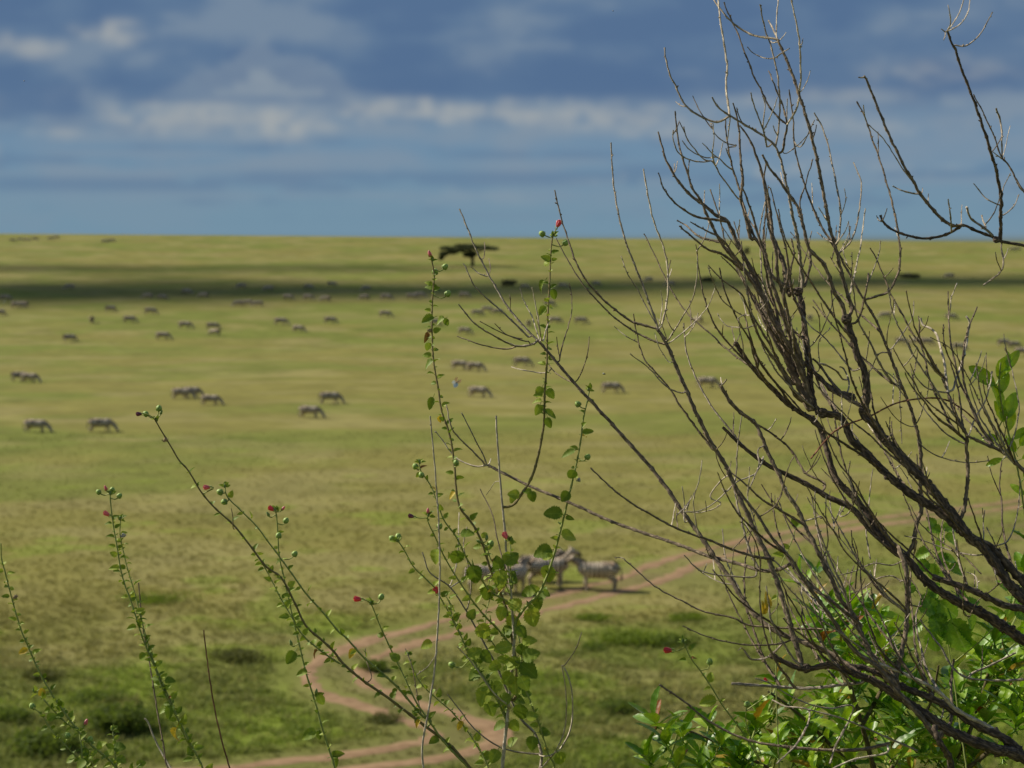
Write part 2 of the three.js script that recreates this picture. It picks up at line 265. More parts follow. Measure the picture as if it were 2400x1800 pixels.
function zebraBones(pose) {
  const b = [], add = (a, c, kind, k) => b.push([a, c, kind, k]);
  add([-0.60, 1.04, 0, 0.30], [-0.25, 0.98, 0, 0.32], 'rump', 0.12); add([-0.25, 0.97, 0, 0.335], [0.42, 0.99, 0, 0.30], 'torso', 0.12); add([-0.25, 0.86, 0, 0.27], [0.3, 0.84, 0, 0.25], 'torso', 0.1); add([0.42, 1.0, 0, 0.27], [0.56, 1.0, 0, 0.22], 'torso', 0.1);
  if (pose === 'graze') { add([0.52, 1.06, 0, 0.20], [0.92, 0.68, 0, 0.125], 'neck', 0.09); add([0.92, 0.68, 0, 0.125], [1.07, 0.46, 0, 0.105], 'neck', 0.06); add([1.05, 0.45, 0, 0.105], [1.17, 0.24, 0, 0.075], 'head', 0.05); add([1.17, 0.24, 0, 0.075], [1.2, 0.12, 0, 0.06], 'nose', 0.04); for (const s of [-1, 1]) add([1.0, 0.56, 0.07 * s, 0.035], [0.96, 0.66, 0.15 * s, 0.02], 'head', 0.03); }
  else if (pose === 'rest') { add([0.5, 1.1, 0, 0.20], [0.86, 1.36, 0, 0.13], 'neck', 0.09); add([0.86, 1.36, 0, 0.13], [0.98, 1.46, 0, 0.11], 'neck', 0.05); add([0.98, 1.46, 0, 0.11], [1.2, 1.32, 0, 0.08], 'head', 0.05); add([1.2, 1.32, 0, 0.08], [1.3, 1.22, 0, 0.062], 'nose', 0.04); for (const s of [-1, 1]) add([0.93, 1.54, 0.06 * s, 0.035], [0.9, 1.68, 0.1 * s, 0.018], 'head', 0.03); }
  else { add([0.5, 1.1, 0, 0.20], [0.82, 1.48, 0, 0.125], 'neck', 0.09); add([0.82, 1.48, 0, 0.125], [0.9, 1.6, 0, 0.108], 'neck', 0.05); add([0.9, 1.6, 0, 0.108], [1.14, 1.47, 0, 0.08], 'head', 0.05); add([1.14, 1.47, 0, 0.08], [1.25, 1.39, 0, 0.062], 'nose', 0.04); for (const s of [-1, 1]) add([0.86, 1.68, 0.06 * s, 0.035], [0.84, 1.82, 0.1 * s, 0.018], 'head', 0.03); }
  const st = pose === 'graze' ? 0.1 : 0.03;
  for (const s of [-1, 1]) {
    const f = s * st, h = -s * st;
    add([0.44, 0.92, 0.13 * s, 0.125], [0.45 + f * 0.5, 0.62, 0.13 * s, 0.078], 'leg', 0.06); add([0.45 + f * 0.5, 0.62, 0.13 * s, 0.075], [0.45 + f, 0.42, 0.13 * s, 0.055], 'leg', 0.04); add([0.45 + f, 0.42, 0.13 * s, 0.055], [0.44 + f * 1.2, 0.12, 0.13 * s, 0.038], 'leg', 0.03); add([0.44 + f * 1.2, 0.12, 0.13 * s, 0.04], [0.47 + f * 1.2, 0.03, 0.13 * s, 0.055], 'hoof', 0.02);
    add([-0.58, 0.98, 0.15 * s, 0.2], [-0.52 + h * 0.4, 0.7, 0.15 * s, 0.125], 'leg', 0.08); add([-0.52 + h * 0.4, 0.7, 0.15 * s, 0.115], [-0.70 + h, 0.47, 0.14 * s, 0.062], 'leg', 0.05); add([-0.70 + h, 0.47, 0.14 * s, 0.06], [-0.66 + h, 0.12, 0.14 * s, 0.040], 'leg', 0.03); add([-0.66 + h, 0.12, 0.14 * s, 0.042], [-0.63 + h, 0.03, 0.14 * s, 0.055], 'hoof', 0.02);
  }
  return b;
}
function zebraPaint(x, y, z, b, al, g) {
  const kind = b[2], w = (vn(x * 4 + 9, y * 4, z * 4 + 3) - 0.5) * 1.6; let ph;
  if (kind === 'hoof' || kind === 'nose') return BLACK;
  if (kind === 'leg') ph = y * 2 * Math.PI / 0.105 + w; else if (kind === 'neck') ph = al * 2 * Math.PI / 0.12 + w; else if (kind === 'head') ph = al * 2 * Math.PI / 0.07 + w;
  else { const q = sst(-x, 0.05, 0.5); ph = lerp(x, x * 0.55 - y * 0.8, q) * 2 * Math.PI / 0.155 + w; }
  let s = sst(Math.sin(ph) + 0.05, -0.25, 0.25); if ((kind === 'torso' || kind === 'rump') && g.y < -0.75) s = 1;
  const white = mix3(WHITE, DUST, clamp(0.15 + 0.9 * (vn(x * 3, y * 3, z * 3 + 7) - 0.45) + (g.y > 0.7 ? 0.25 : 0), 0, 0.7));
  return mix3(BLACK, white, s);
}
const zebraMat = new THREE.MeshPhysicalMaterial({ vertexColors: true, roughness: 0.9, specularIntensity: 0.2 });
const maneMat = new THREE.MeshStandardMaterial({ color: new THREE.Color(0.10, 0.085, 0.07), roughness: 1 });
const zebraKit = {};
function zebraParts(pose, fine) {
  const key = pose + fine; if (zebraKit[key]) return zebraKit[key];
  const bones = zebraBones(pose), body = animalBody(bones, [0.22, 0.85, 0, 1.12], fine ? 100 : 50, zebraPaint);
  const nk = bones.filter((b) => b[2] === 'neck'), pts = [], A = nk[0][0], B = nk[nk.length - 1][1], dir = V(B[0] - A[0], B[1] - A[1], 0).normalize(), back = V(-dir.y, dir.x, 0);
  const pos = [], idx = []; for (let i = 0; i <= 8; i++) { const t = i / 8, r = lerp(0.17, 0.095, t), bx = lerp(A[0], B[0], t) + back.x * r, by = lerp(A[1], B[1], t) + back.y * r, h = 0.10 * Math.sin(Math.PI * (0.12 + 0.8 * t)); for (const [o, q] of [[-0.022, 0], [-0.012, h], [0.012, h], [0.022, 0]]) pos.push(bx + back.x * q, by + back.y * q, o); if (i) for (let k = 0; k < 3; k++) { const a = (i - 1) * 4 + k, c = a + 4; idx.push(a, a + 1, c, c, a + 1, c + 1); } }
  const tail = tube([V(-0.84, 1.12, 0), V(-0.93, 1.0, 0), V(-0.95, 0.8, 0.01), V(-0.94, 0.62, 0.01), V(-0.93, 0.45, 0.01)], [0.035, 0.025, 0.022, 0.05, 0.012], 6);
  return zebraKit[key] = { body, mane: geom(pos, idx), tail };
}
function zebra(px, py, face, pose, label, group, fine = false, size = 1) { // face: degrees, 0 = head to the right, 180 = to the left, 90 = going away
  const g = G(px, py), o = thing('zebra', label, 'zebra', V(g.x, g.y - (fine ? 0.06 : 0.16), g.z), (face + (fine ? 0 : (h3(py, px, 9) - 0.35) * 40)) * Math.PI / 180, group), k = zebraParts(pose, fine);
  part('body', k.body, zebraMat, o); part('mane', k.mane, maneMat, o); part('tail', k.tail, maneMat, o); const v = size * (0.95 + 0.1 * h3(px, py, 3)); o.scale.set(v * 1.06, v * (fine ? 0.95 : 0.88), v * 1.2); return o;
}
{
  const near = 'zebras standing together by the track';
  zebra(1400, 1384, 176, 'rest', 'striped zebra standing on the track rut, facing its neighbour', near, true, 1.0);
  zebra(1284, 1377, 6, 'stand', 'zebra with its head raised over the back of the zebra on the rut', near, true, 1.0);
  zebra(1262, 1362, 14, 'rest', 'zebra mostly hidden behind the one with raised head', near, true, 0.95);
  zebra(1205, 1391, 62, 'rest', 'zebra standing end-on between two others by the track', near, true, 0.97);
  zebra(1140, 1388, 12, 'rest', 'pale rumped zebra standing behind the flowering shrub beside the track', near, true, 0.98);
  const mid = 'zebras grazing across the open plain', Z = (x, y, f, l, s = 1, p = 'graze') => zebra(x, y, f, p, l, mid, false, s);
  Z(46, 893, 12, 'zebra grazing partly hidden behind its pair on open grass'); Z(70, 897, -8, 'zebra overlapping a second grazing zebra on open grass');
  Z(163, 801, 48, 'lone pale-rumped zebra grazing and turned half away'); Z(215, 757, 92, 'small zebra seen from behind on the plain');
  Z(304, 756, 0, 'dark zebra grazing in the edge of the cloud shadow', 1); Z(353, 736, -2, 'dark zebra grazing in the edge of the cloud shadow', 1);
  Z(259, 731, 40, 'zebra with a lit rump just below the cloud shadow'); Z(434, 770, 0, 'brown-grey zebra grazing up-slope of a lone dark zebra');
  Z(499, 772, 5, 'dark zebra grazing behind a pale one'); Z(503, 787, 150, 'pale zebra in front of a dark grazing zebra'); Z(382, 796, -4, 'lone dark zebra grazing on yellow grass');
  Z(658, 761, 4, 'zebra at the left of a pair on the plain'); Z(700, 778, -12, 'zebra at the right of a pair on the plain'); Z(774, 758, 25, 'pale zebra grazing beyond the pair');
  Z(427, 935, 4, 'zebra grazing beside a smaller zebra, another head behind it'); Z(449, 931, 30, 'zebra whose pale neck shows behind another', 0.95); Z(494, 949, -10, 'small zebra following a larger one', 0.85);
  Z(774, 946, -6, 'zebra grazing just beyond its partner, pale rump'); Z(727, 979, -4, 'grey zebra grazing nearest the dirt track of a pair'); Z(85, 1013, -6, 'dark fronted zebra grazing alone, nose in the grass'); Z(237, 1012, -3, 'pale striped zebra grazing alone, head low');
  Z(903, 743, -4, 'zebra grazing behind the tall flowering stem'); Z(1021, 763, 40, 'zebra half hidden by the tall flowering stem'); Z(1089, 783, -5, 'dark zebra grazing behind the bare twigs');
  Z(1118, 740, 15, 'zebra bunched with others behind the bare twigs'); Z(1142, 732, -5, 'zebra bunched with others behind the bare twigs'); Z(1166, 737, -10, 'zebra bunched with others behind the bare twigs');
  Z(1240, 766, 75, 'zebra standing end-on behind the bare twigs'); Z(1301, 758, -6, 'zebra beside the red-tipped flowering stem'); Z(1361, 759, 20, 'dark zebra grazing alone behind bare twigs'); Z(1288, 719, 10, 'small far zebra behind the red-tipped flowering stem');
  Z(1078, 866, 4, 'striped zebra walking behind its partner past the butterfly', 1); Z(1113, 870, -4, 'striped zebra leading its partner above the butterfly', 1); Z(1223, 859, -2, 'grey zebra grazing beyond the long bare branch');
  Z(1122, 931, 2, 'striped zebra grazing beside the butterfly'); Z(1433, 921, -5, 'pale backed zebra grazing between bare branches'); Z(1658, 909, -3, 'zebra grazing behind the broken branch tip');
  Z(1636, 758, 130, 'pale rumped zebra behind the fork of bare twigs'); Z(1898, 753, 60, 'zebra peeping out beside the dead stems'); Z(2074, 746, 184, 'zebra with lit rump grazing towards the dead stems'); Z(2229, 750, -8, 'zebra with lit rump grazing above a group of four');
  Z(2113, 808, 8, 'grey zebra at one end of a group behind dead branches'); Z(2150, 808, 160, 'pale zebra in a group behind dead branches'); Z(2172, 810, 10, 'grey zebra in the middle of a group behind dead branches'); Z(2247, 822, -8, 'pale flanked zebra at the end of a group behind dead branches');
  Z(2352, 812, 10, 'zebra above the glossy leafy shoot'); Z(2376, 816, -6, 'brown tinged zebra above the glossy leafy shoot'); Z(2396, 834, 4, 'zebra nearest the glossy leafy shoot');
  const shade = 'zebras in the cloud shadow'; const sr = rng(31);
  const far = 'dark far zebra standing in the cloud shadow across the rise', row = 'zebra in a tight row of three at the lower edge of the cloud shadow', pair = 'one of two zebras close together in the cloud shadow', stemZ = 'far zebra in the cloud shadow, close behind the tall middle flowering stem', fan = 'far zebra in the shaded strip, seen through the bare twigs';
  for (const [x, y, l] of [[13, 704, 'dark zebra in the cloud shadow beside the small white bird'], [54, 720, pair], [40, 722, pair], [0, 740, far], [346, 700, far], [380, 703, far], [438, 689, far], [477, 698, far], [558, 718, row], [580, 716, row], [604, 718, row], [566, 676, far], [629, 682, far], [676, 703, far], [723, 703, pair], [763, 707, pair], [723, 678, far], [778, 671, far], [163, 678, 'lone far zebra at the upper left edge of the cloud shadow'], [854, 703, far], [905, 703, far], [966, 701, stemZ], [984, 698, stemZ], [1089, 698, fan], [858, 681, far], [1230, 678, fan], [1320, 676, fan], [1397, 671, fan], [1520, 661, fan], [1570, 671, fan], [2225, 652, 'far zebra in the shaded strip right of the wide dark bush'], [2125, 651, 'far zebra in the shaded strip in front of the wide dark bush']])
    zebra(x, y, sr() < 0.7 ? (sr() - 0.5) * 50 : 180 + (sr() - 0.5) * 60, 'graze', l.replace('upper left edge', 'upper edge').replace(' right of ', ' beyond '), shade);
  for (const [x, y] of [[30, 567], [48, 565], [64, 566], [82, 564], [118, 562], [132, 560], [246, 570], [262, 568], [2372, 589], [2386, 587]])
    zebra(x, y, (sr() - 0.5) * 60, 'graze', x > 2000 ? 'tiny pale zebra high on the slope below the branch that crosses the skyline' : 'tiny far zebra on the crest of the rise', 'zebras on the skyline');
}
// ---------- a white egret by the edge of the herd ----------
{
  const g = G(9, 713), o = thing('egret', 'small white bird standing near the shaded zebras', 'bird', g, -0.3);
  const bones = [[[-0.14, 0.36, 0, 0.05], [0.1, 0.42, 0, 0.075], 'b', 0.05], [[0.1, 0.42, 0, 0.06], [0.14, 0.58, 0, 0.03], 'b', 0.04], [[0.14, 0.58, 0, 0.035], [0.19, 0.6, 0, 0.028], 'b', 0.02], [[-0.14, 0.36, 0, 0.04], [-0.26, 0.3, 0, 0.02], 'b', 0.03]];
  part('body', animalBody(bones, [0, 0.42, 0, 0.36], 40, () => [0.8, 0.8, 0.78]), new THREE.MeshStandardMaterial({ vertexColors: true, roughness: 0.9 }), o);
  const dm = new THREE.MeshStandardMaterial({ color: new THREE.Color(0.3, 0.2, 0.05), roughness: 0.7 });
  part('beak', tube([V(0.21, 0.6, 0), V(0.3, 0.585, 0)], [0.014, 0.003], 6), dm, o);
  for (const s of [-1, 1]) part('leg', tube([V(0, 0.34, 0.03 * s), V(0.01, 0.17, 0.03 * s), V(0, -0.02, 0.03 * s)], [0.012, 0.008, 0.008], 5), dm, o);
}
// ---------- flat-topped acacia and bushes ----------
const woodDark = new THREE.MeshStandardMaterial({ color: new THREE.Color(0.08, 0.065, 0.05), roughness: 1 });
const leafCol = (r, g, b, t = 0.3, ro = 0.9) => new THREE.MeshPhysicalMaterial({ color: new THREE.Color(r, g, b), roughness: ro, transmission: t, thickness: 0, specularIntensity: 0.2, side: THREE.DoubleSide });
function sprays(fn, n, size, seed) { const r = rng(seed), pos = []; for (let i = 0; i < n; i++) { const c = fn(r); if (!c) continue; const s = size * (0.6 + r() * 0.8), a = V(r() - 0.5, r() - 0.5, r() - 0.5).normalize().multiplyScalar(s), b = V(r() - 0.5, r() - 0.5, r() - 0.5).cross(a).normalize().multiplyScalar(s * 0.5); pos.push(c.x - a.x, c.y - a.y, c.z - a.z, c.x + b.x, c.y + b.y, c.z + b.z, c.x + a.x, c.y + a.y, c.z + a.z, c.x - a.x, c.y - a.y, c.z - a.z, c.x + a.x, c.y + a.y, c.z + a.z, c.x - b.x, c.y - b.y, c.z - b.z); } return geom(pos, null); }
{
  const g = G(1107, 623), o = thing('acacia_tree', 'lone dark flat-topped acacia tree on the far slope', 'tree', g), u = -g.z / FPX; // metres per picture pixel there
  const at = (x, y, z = 0) => V((x - 1107) * u, (622 - y) * u, z);
  const trunk = part('trunk', tube([at(1107, 626), at(1108, 612), at(1107, 603), at(1103, 597)], [0.5, 0.4, 0.36, 0.3], 8, 0.2, 3), woodDark, o);
  const limbs = [[1103, 597, 1080, 588, 1050, 592, 1034, 602], [1107, 603, 1122, 590, 1140, 582, 1158, 582], [1106, 600, 1100, 585, 1085, 578], [1107, 602, 1112, 588, 1118, 578], [1107, 604, 1094, 598, 1088, 594], [1085, 588, 1065, 580, 1045, 582]];
  limbs.forEach((l, i) => { const p = []; for (let k = 0; k < l.length; k += 2) p.push(at(l[k], l[k + 1], (k / 2) * (i % 2 ? 1 : -1) * 0.5)); part('limb', tube(p, p.map((_, k) => 0.28 * (1 - k / p.length * 0.7)), 6, 0.2, i), woodDark, o); });
  const pads = [[1052, 581, 22, 6, 3], [1075, 584, 22, 6, 3.4], [1100, 580, 24, 8, 4], [1128, 579, 22, 6, 4], [1152, 582, 17, 5, 2.6], [1040, 594, 10, 6, 1.8], [1060, 590, 14, 5, 2], [1104, 593, 12, 6, 2], [1090, 574, 26, 3, 3], [1094, 597, 8, 4, 1.5], [1034, 603, 6, 5, 1.2]];
  const mat = leafCol(0.085, 0.10, 0.042, 0.45);
  pads.forEach(([x, y, w, h, dz], i) => { const c = at(x, y); part('crown', sprays((r) => { const a = r() * 6.28, q = Math.sqrt(r()), n = V(Math.cos(a) * q * w * u, (r() * 2 - 1) * h * u * (1 - q * q * 0.6), Math.sin(a) * q * dz * 1.2).add(c); return vn(n.x * 1.4 + i, n.y * 1.4, n.z * 1.4) > 0.3 ? n : null; }, 620, 0.26, 40 + i), mat, o); });
}
function bush(px, py, wpx, hpx, col, label, group, seed, leaf = 0.06, n = 900) {
  const g = G(px, py), o = thing('bush', label, 'bush', g, 0, group), u = Math.hypot(g.x, g.z) / FPX, w = wpx * u / 2, h = hpx * u * (leaf < 0.2 ? 0.55 : 1), r0 = rng(seed), lobes = [];
  for (let k = 0; k < 7; k++) { const a = r0() * 6.28, q = r0() * 0.6; lobes.push([Math.cos(a) * q * w, h * (0.35 + 0.35 * r0()), Math.sin(a) * q * w, 0.35 + 0.25 * r0()]); }
  for (let k = 0; k < 5; k++) { const l = lobes[k]; part('stem', tube([V(l[0] * 0.15, -0.05, l[2] * 0.15), V(l[0] * 0.6, l[1] * 0.5, l[2] * 0.6), V(l[0], l[1], l[2])], [0.03 * w, 0.022 * w, 0.01 * w], 5), woodDark, o); }
  part('foliage', sprays((r) => { const l = lobes[Math.floor(r() * 7)], v = V(r() - 0.5, r() - 0.5, r() - 0.5).normalize().multiplyScalar(Math.pow(r(), 0.45)), p = V(l[0] + v.x * w * l[3] * 1.5, l[1] + v.y * h * l[3], l[2] + v.z * w * l[3] * 1.5); return p.y < 0.02 ? null : p; }, n, leaf, seed + 3), col, o);
}
{
  const b1 = leafCol(0.125, 0.175, 0.022, 0.55), b2 = leafCol(0.150, 0.21, 0.018, 0.5), b3 = leafCol(0.120, 0.130, 0.030, 0.45), b4 = leafCol(0.13, 0.135, 0.06, 0.5);
  const foot = 'weedy bushes at the foot of the hill';
  bush(300, 1716, 190, 110, b1, 'largest dark green bush at the foot of the hill, behind thin stems', foot, 11, 0.07, 2600);
  bush(130, 1760, 200, 80, b1, 'spreading dark green bush behind the leftmost flowering stems', foot, 12, 0.07, 2200);
  bush(40, 1690, 130, 50, b1, 'low dark bush beside the leftmost flowering stem', foot, 13, 0.06, 1300);
  bush(230, 1640, 130, 36, b1, 'low green clump uphill of the largest dark bush', foot, 14, 0.06, 1200);
  bush(90, 1590, 120, 40, b3, 'brownish low clump near the leftmost flowering stem', foot, 15, 0.06, 1000);
  bush(880, 1570, 80, 38, b1, 'dark clump inside the bend of the track', foot, 16, 0.06, 900);
  bush(560, 1545, 150, 40, b3, 'grey-green low clump outside the bend of the track', foot, 17, 0.06, 1100);
  bush(890, 1690, 120, 26, b3, 'small grey clump between the two bends of the track', foot, 18, 0.05, 700);
  bush(1480, 1508, 190, 44, b2, 'bright green leafy clump on the grass beyond the glossy shrub', foot, 19, 0.06, 1700);
  bush(1570, 1512, 130, 40, b1, 'deep green clump touching the bright green one', foot, 20, 0.06, 1200);
  bush(1400, 1452, 110, 24, b2, 'small bright green clump just below the track', foot, 21, 0.05, 800);
  bush(1390, 1520, 90, 24, b1, 'small dark clump left in open green grass', foot, 22, 0.05, 700);
  bush(1440, 1668, 110, 50, b1, 'dark green clump in the grass below the bright ones', foot, 23, 0.06, 1000);
  bush(1600, 1452, 120, 22, b2, 'flat bright green clump behind the bare branches', foot, 24, 0.05, 800);
  bush(360, 1410, 190, 24, b2, 'long green weedy patch behind the paired flowering stems', foot, 25, 0.05, 1200);
  const rise = 'dark bushes in the cloud shadow';
  bush(1190, 671, 44, 15, b4, 'rounded dark bush in the shaded strip behind bare twigs', rise, 31, 0.25, 420); bush(1660, 660, 44, 11, b4, 'dark bush in the shaded strip beside the dead stems', rise, 32, 0.25, 700);
  bush(2135, 652, 56, 10, b4, 'wide dark bush in the shaded strip right of the dead stems', rise, 33, 0.25, 700); bush(1750, 596, 16, 16, b4, 'small round bush on the slope above the shaded strip', rise, 34, 0.25, 400); bush(1950, 568, 34, 7, b4, 'low dark bush on the skyline behind dead stems', rise, 35, 0.3, 400);
}
// ---------- growing things close by ----------
const px2m = (d) => d / FPX;
function smoothLine(pts, step) { // picture polyline -> evenly spaced smooth picture points
  if (pts.length === 2) pts = [pts[0], [(pts[0][0] + pts[1][0]) / 2, (pts[0][1] + pts[1][1]) / 2], pts[1]];
  const c = new THREE.CatmullRomCurve3(pts.map(([x, y]) => V(x, y, 0)), false, 'centripetal'), L = c.getLength();
  return c.getSpacedPoints(Math.max(3, Math.round(L / step))).map((p) => [p.x, p.y]);
}
const pairs = (a) => { const o = []; for (let i = 0; i < a.length; i += 2) o.push([a[i], a[i + 1]]); return o; };
const rev = (a) => pairs(a).reverse().flat();
// a plant: stems given as picture lines from root to tip; each starts at the depth of the stem it leaves
class Plant {
  constructor(name, label, category, rootPx, depth, seed, group) {
    const p = P(rootPx[0], rootPx[1], depth); p.y = ground(p.x, p.z);
    this.root = thing(name, label, category, p, 0, group); this.base = p; this.rootPx = rootPx; this.depth = depth; this.samples = []; this.r = rng(seed); this.seed = seed;
  }
  local(x, y, d) { return P(x, y, d).sub(this.base); }
  nearest(x, y) { let b = 1e9, s = null; for (const q of this.samples) { const d = (q.x - x) ** 2 + (q.y - y) ** 2; if (d < b) { b = d; s = q; } } return [Math.sqrt(b), s]; }
  // options: d start depth, to depth change, mat, name, seg, lump, spur (chance of a stub), level
  stem(line, w0, w1, o = {}) {
    let pts = pairs(line), d0 = o.d, from = null;
    if (d0 === undefined) { const [q, s] = this.nearest(pts[0][0], pts[0][1]); if (s) { d0 = s.d; from = s; if (q > 2 && q < 40) pts = [[s.x, s.y], ...pts]; } else d0 = this.depth; }
    const n0 = pts.length, L = smoothLine(pts, o.step ?? (w0 > 10 ? 7 : 5.5)), to = o.to ?? (this.r() - 0.5) * 0.22, wob = this.r() * 9, p3 = [], rad = [], n = L.length;
    L.forEach(([x, y], i) => {
      const t = i / (n - 1), d = d0 + to * t * (1.3 - 0.3 * t) + (o.wave ?? 0.012) * Math.sin(t * 7 + wob) * t, k = o.kink ?? 0.5, w = lerp(w0, w1, Math.pow(t, o.pow ?? 0.8));
      const jx = (vn(i * 0.45, wob, 1) - 0.5) * k * 2.4, jy = (vn(i * 0.45, wob, 5) - 0.5) * k * 1.2;
      p3.push(this.local(x + jx * Math.min(1, i), y + jy * Math.min(1, i), d)); let r = w / 2 * px2m(d);
      if (o.nodes && i % o.nodes === 0 && i) r *= 1.3; rad.push(r);
      this.samples.push({ x: x, y: y, d, w, t, stem: null, i });
    });
    const seg = o.seg ?? (w0 > 12 ? 10 : w0 > 6 ? 7 : 5), geos = [tube(p3, rad, seg, o.lump ?? 0, Math.floor(wob * 100))];
    if (o.spur) for (let i = 2; i < n - 1; i++) if (this.r() < o.spur) { // buds, stubs of broken twigs
      const t = p3[i + 1].clone().sub(p3[i]).normalize(), s = V(this.r() - 0.5, this.r() - 0.3, this.r() - 0.5).cross(t).normalize(), l = (1.5 + 4.5 * this.r() * this.r()) * px2m(d0) + rad[i], a = p3[i].clone(), dir = s.multiplyScalar(0.8).addScaledVector(t, 0.3 + 0.6 * this.r()).normalize();
      geos.push(tube([a, a.clone().addScaledVector(dir, l * 0.7), a.clone().addScaledVector(dir, l)], [Math.min(rad[i], 0.0016), 0.0010, 0.0006], 4));
    }
    if (o.knobs) for (let i = 3; i < n - 2; i++) if (this.r() < o.knobs) { // burrs and scars on old wood
      const q = V(this.r() - 0.5, this.r() - 0.5, this.r() - 0.5).normalize(), k = rad[i] * (0.3 + 0.4 * this.r()), g = new THREE.IcosahedronGeometry(k, 1), gp = g.attributes.position, c = p3[i].clone().addScaledVector(q, rad[i] * 0.75);
      for (let v = 0; v < gp.count; v++) { const f = 0.7 + 0.7 * vn(gp.getX(v) * 700 + i, gp.getY(v) * 700, gp.getZ(v) * 700 + 3); gp.setXYZ(v, gp.getX(v) * f + c.x, gp.getY(v) * f * 1.3 + c.y, gp.getZ(v) * f + c.z); }
      const idx = []; for (let v = 0; v < gp.count; v++) idx.push(v); g.setIndex(idx); g.computeVertexNormals(); geos.push(g);
    }
    const parent = o.parent ?? (from && from.stem && from.stem.top) ?? this.root;
    const m = part(o.name ?? 'branch', geos.length > 1 ? mergeGeometries(geos) : geos[0], o.mat, parent);
    m.top = parent === this.root ? m : parent; m.top = m.top === this.root ? m : m.top;
    for (let i = this.samples.length - n; i < this.samples.length; i++) this.samples[i].stem = m;
    m.line3 = p3; m.linePx = L; m.depths = L.map((_, i) => this.samples[this.samples.length - n + i].d);
    return m;
  }
}
const barkTex = (dark, light, seed) => texture(128, 512, (u, v) => { const f = fbm(u * 10, v * 14, seed, 4), s = fbm(u * 14, v * 12, seed + 3, 5), k = clamp((s - 0.38) * 1.8 + (f - 0.5) * 1.6, 0, 1); return mix3(dark, light, k); });
const barkBump = texture(128, 512, (u, v) => { const s = 0.5 * fbm(u * 24, v * 7, 2, 4) + 0.5 * fbm(u * 9, v * 30, 6, 4); return [s, s, s]; }, false);
const bark = (d, l, seed) => new THREE.MeshStandardMaterial({ map: barkTex(d, l, seed), bumpMap: barkBump, bumpScale: 0.0016, roughness: 0.95 });
const barkOld = bark([0.24, 0.20, 0.16], [0.55, 0.47, 0.38], 1), barkMid = bark([0.36, 0.31, 0.25], [0.66, 0.58, 0.47], 2), barkGrey = bark([0.47, 0.43, 0.37], [0.82, 0.76, 0.67], 3), barkPale = bark([0.62, 0.57, 0.49], [0.90, 0.85, 0.76], 4), barkRed = bark([0.42, 0.27, 0.19], [0.62, 0.44, 0.34], 5);

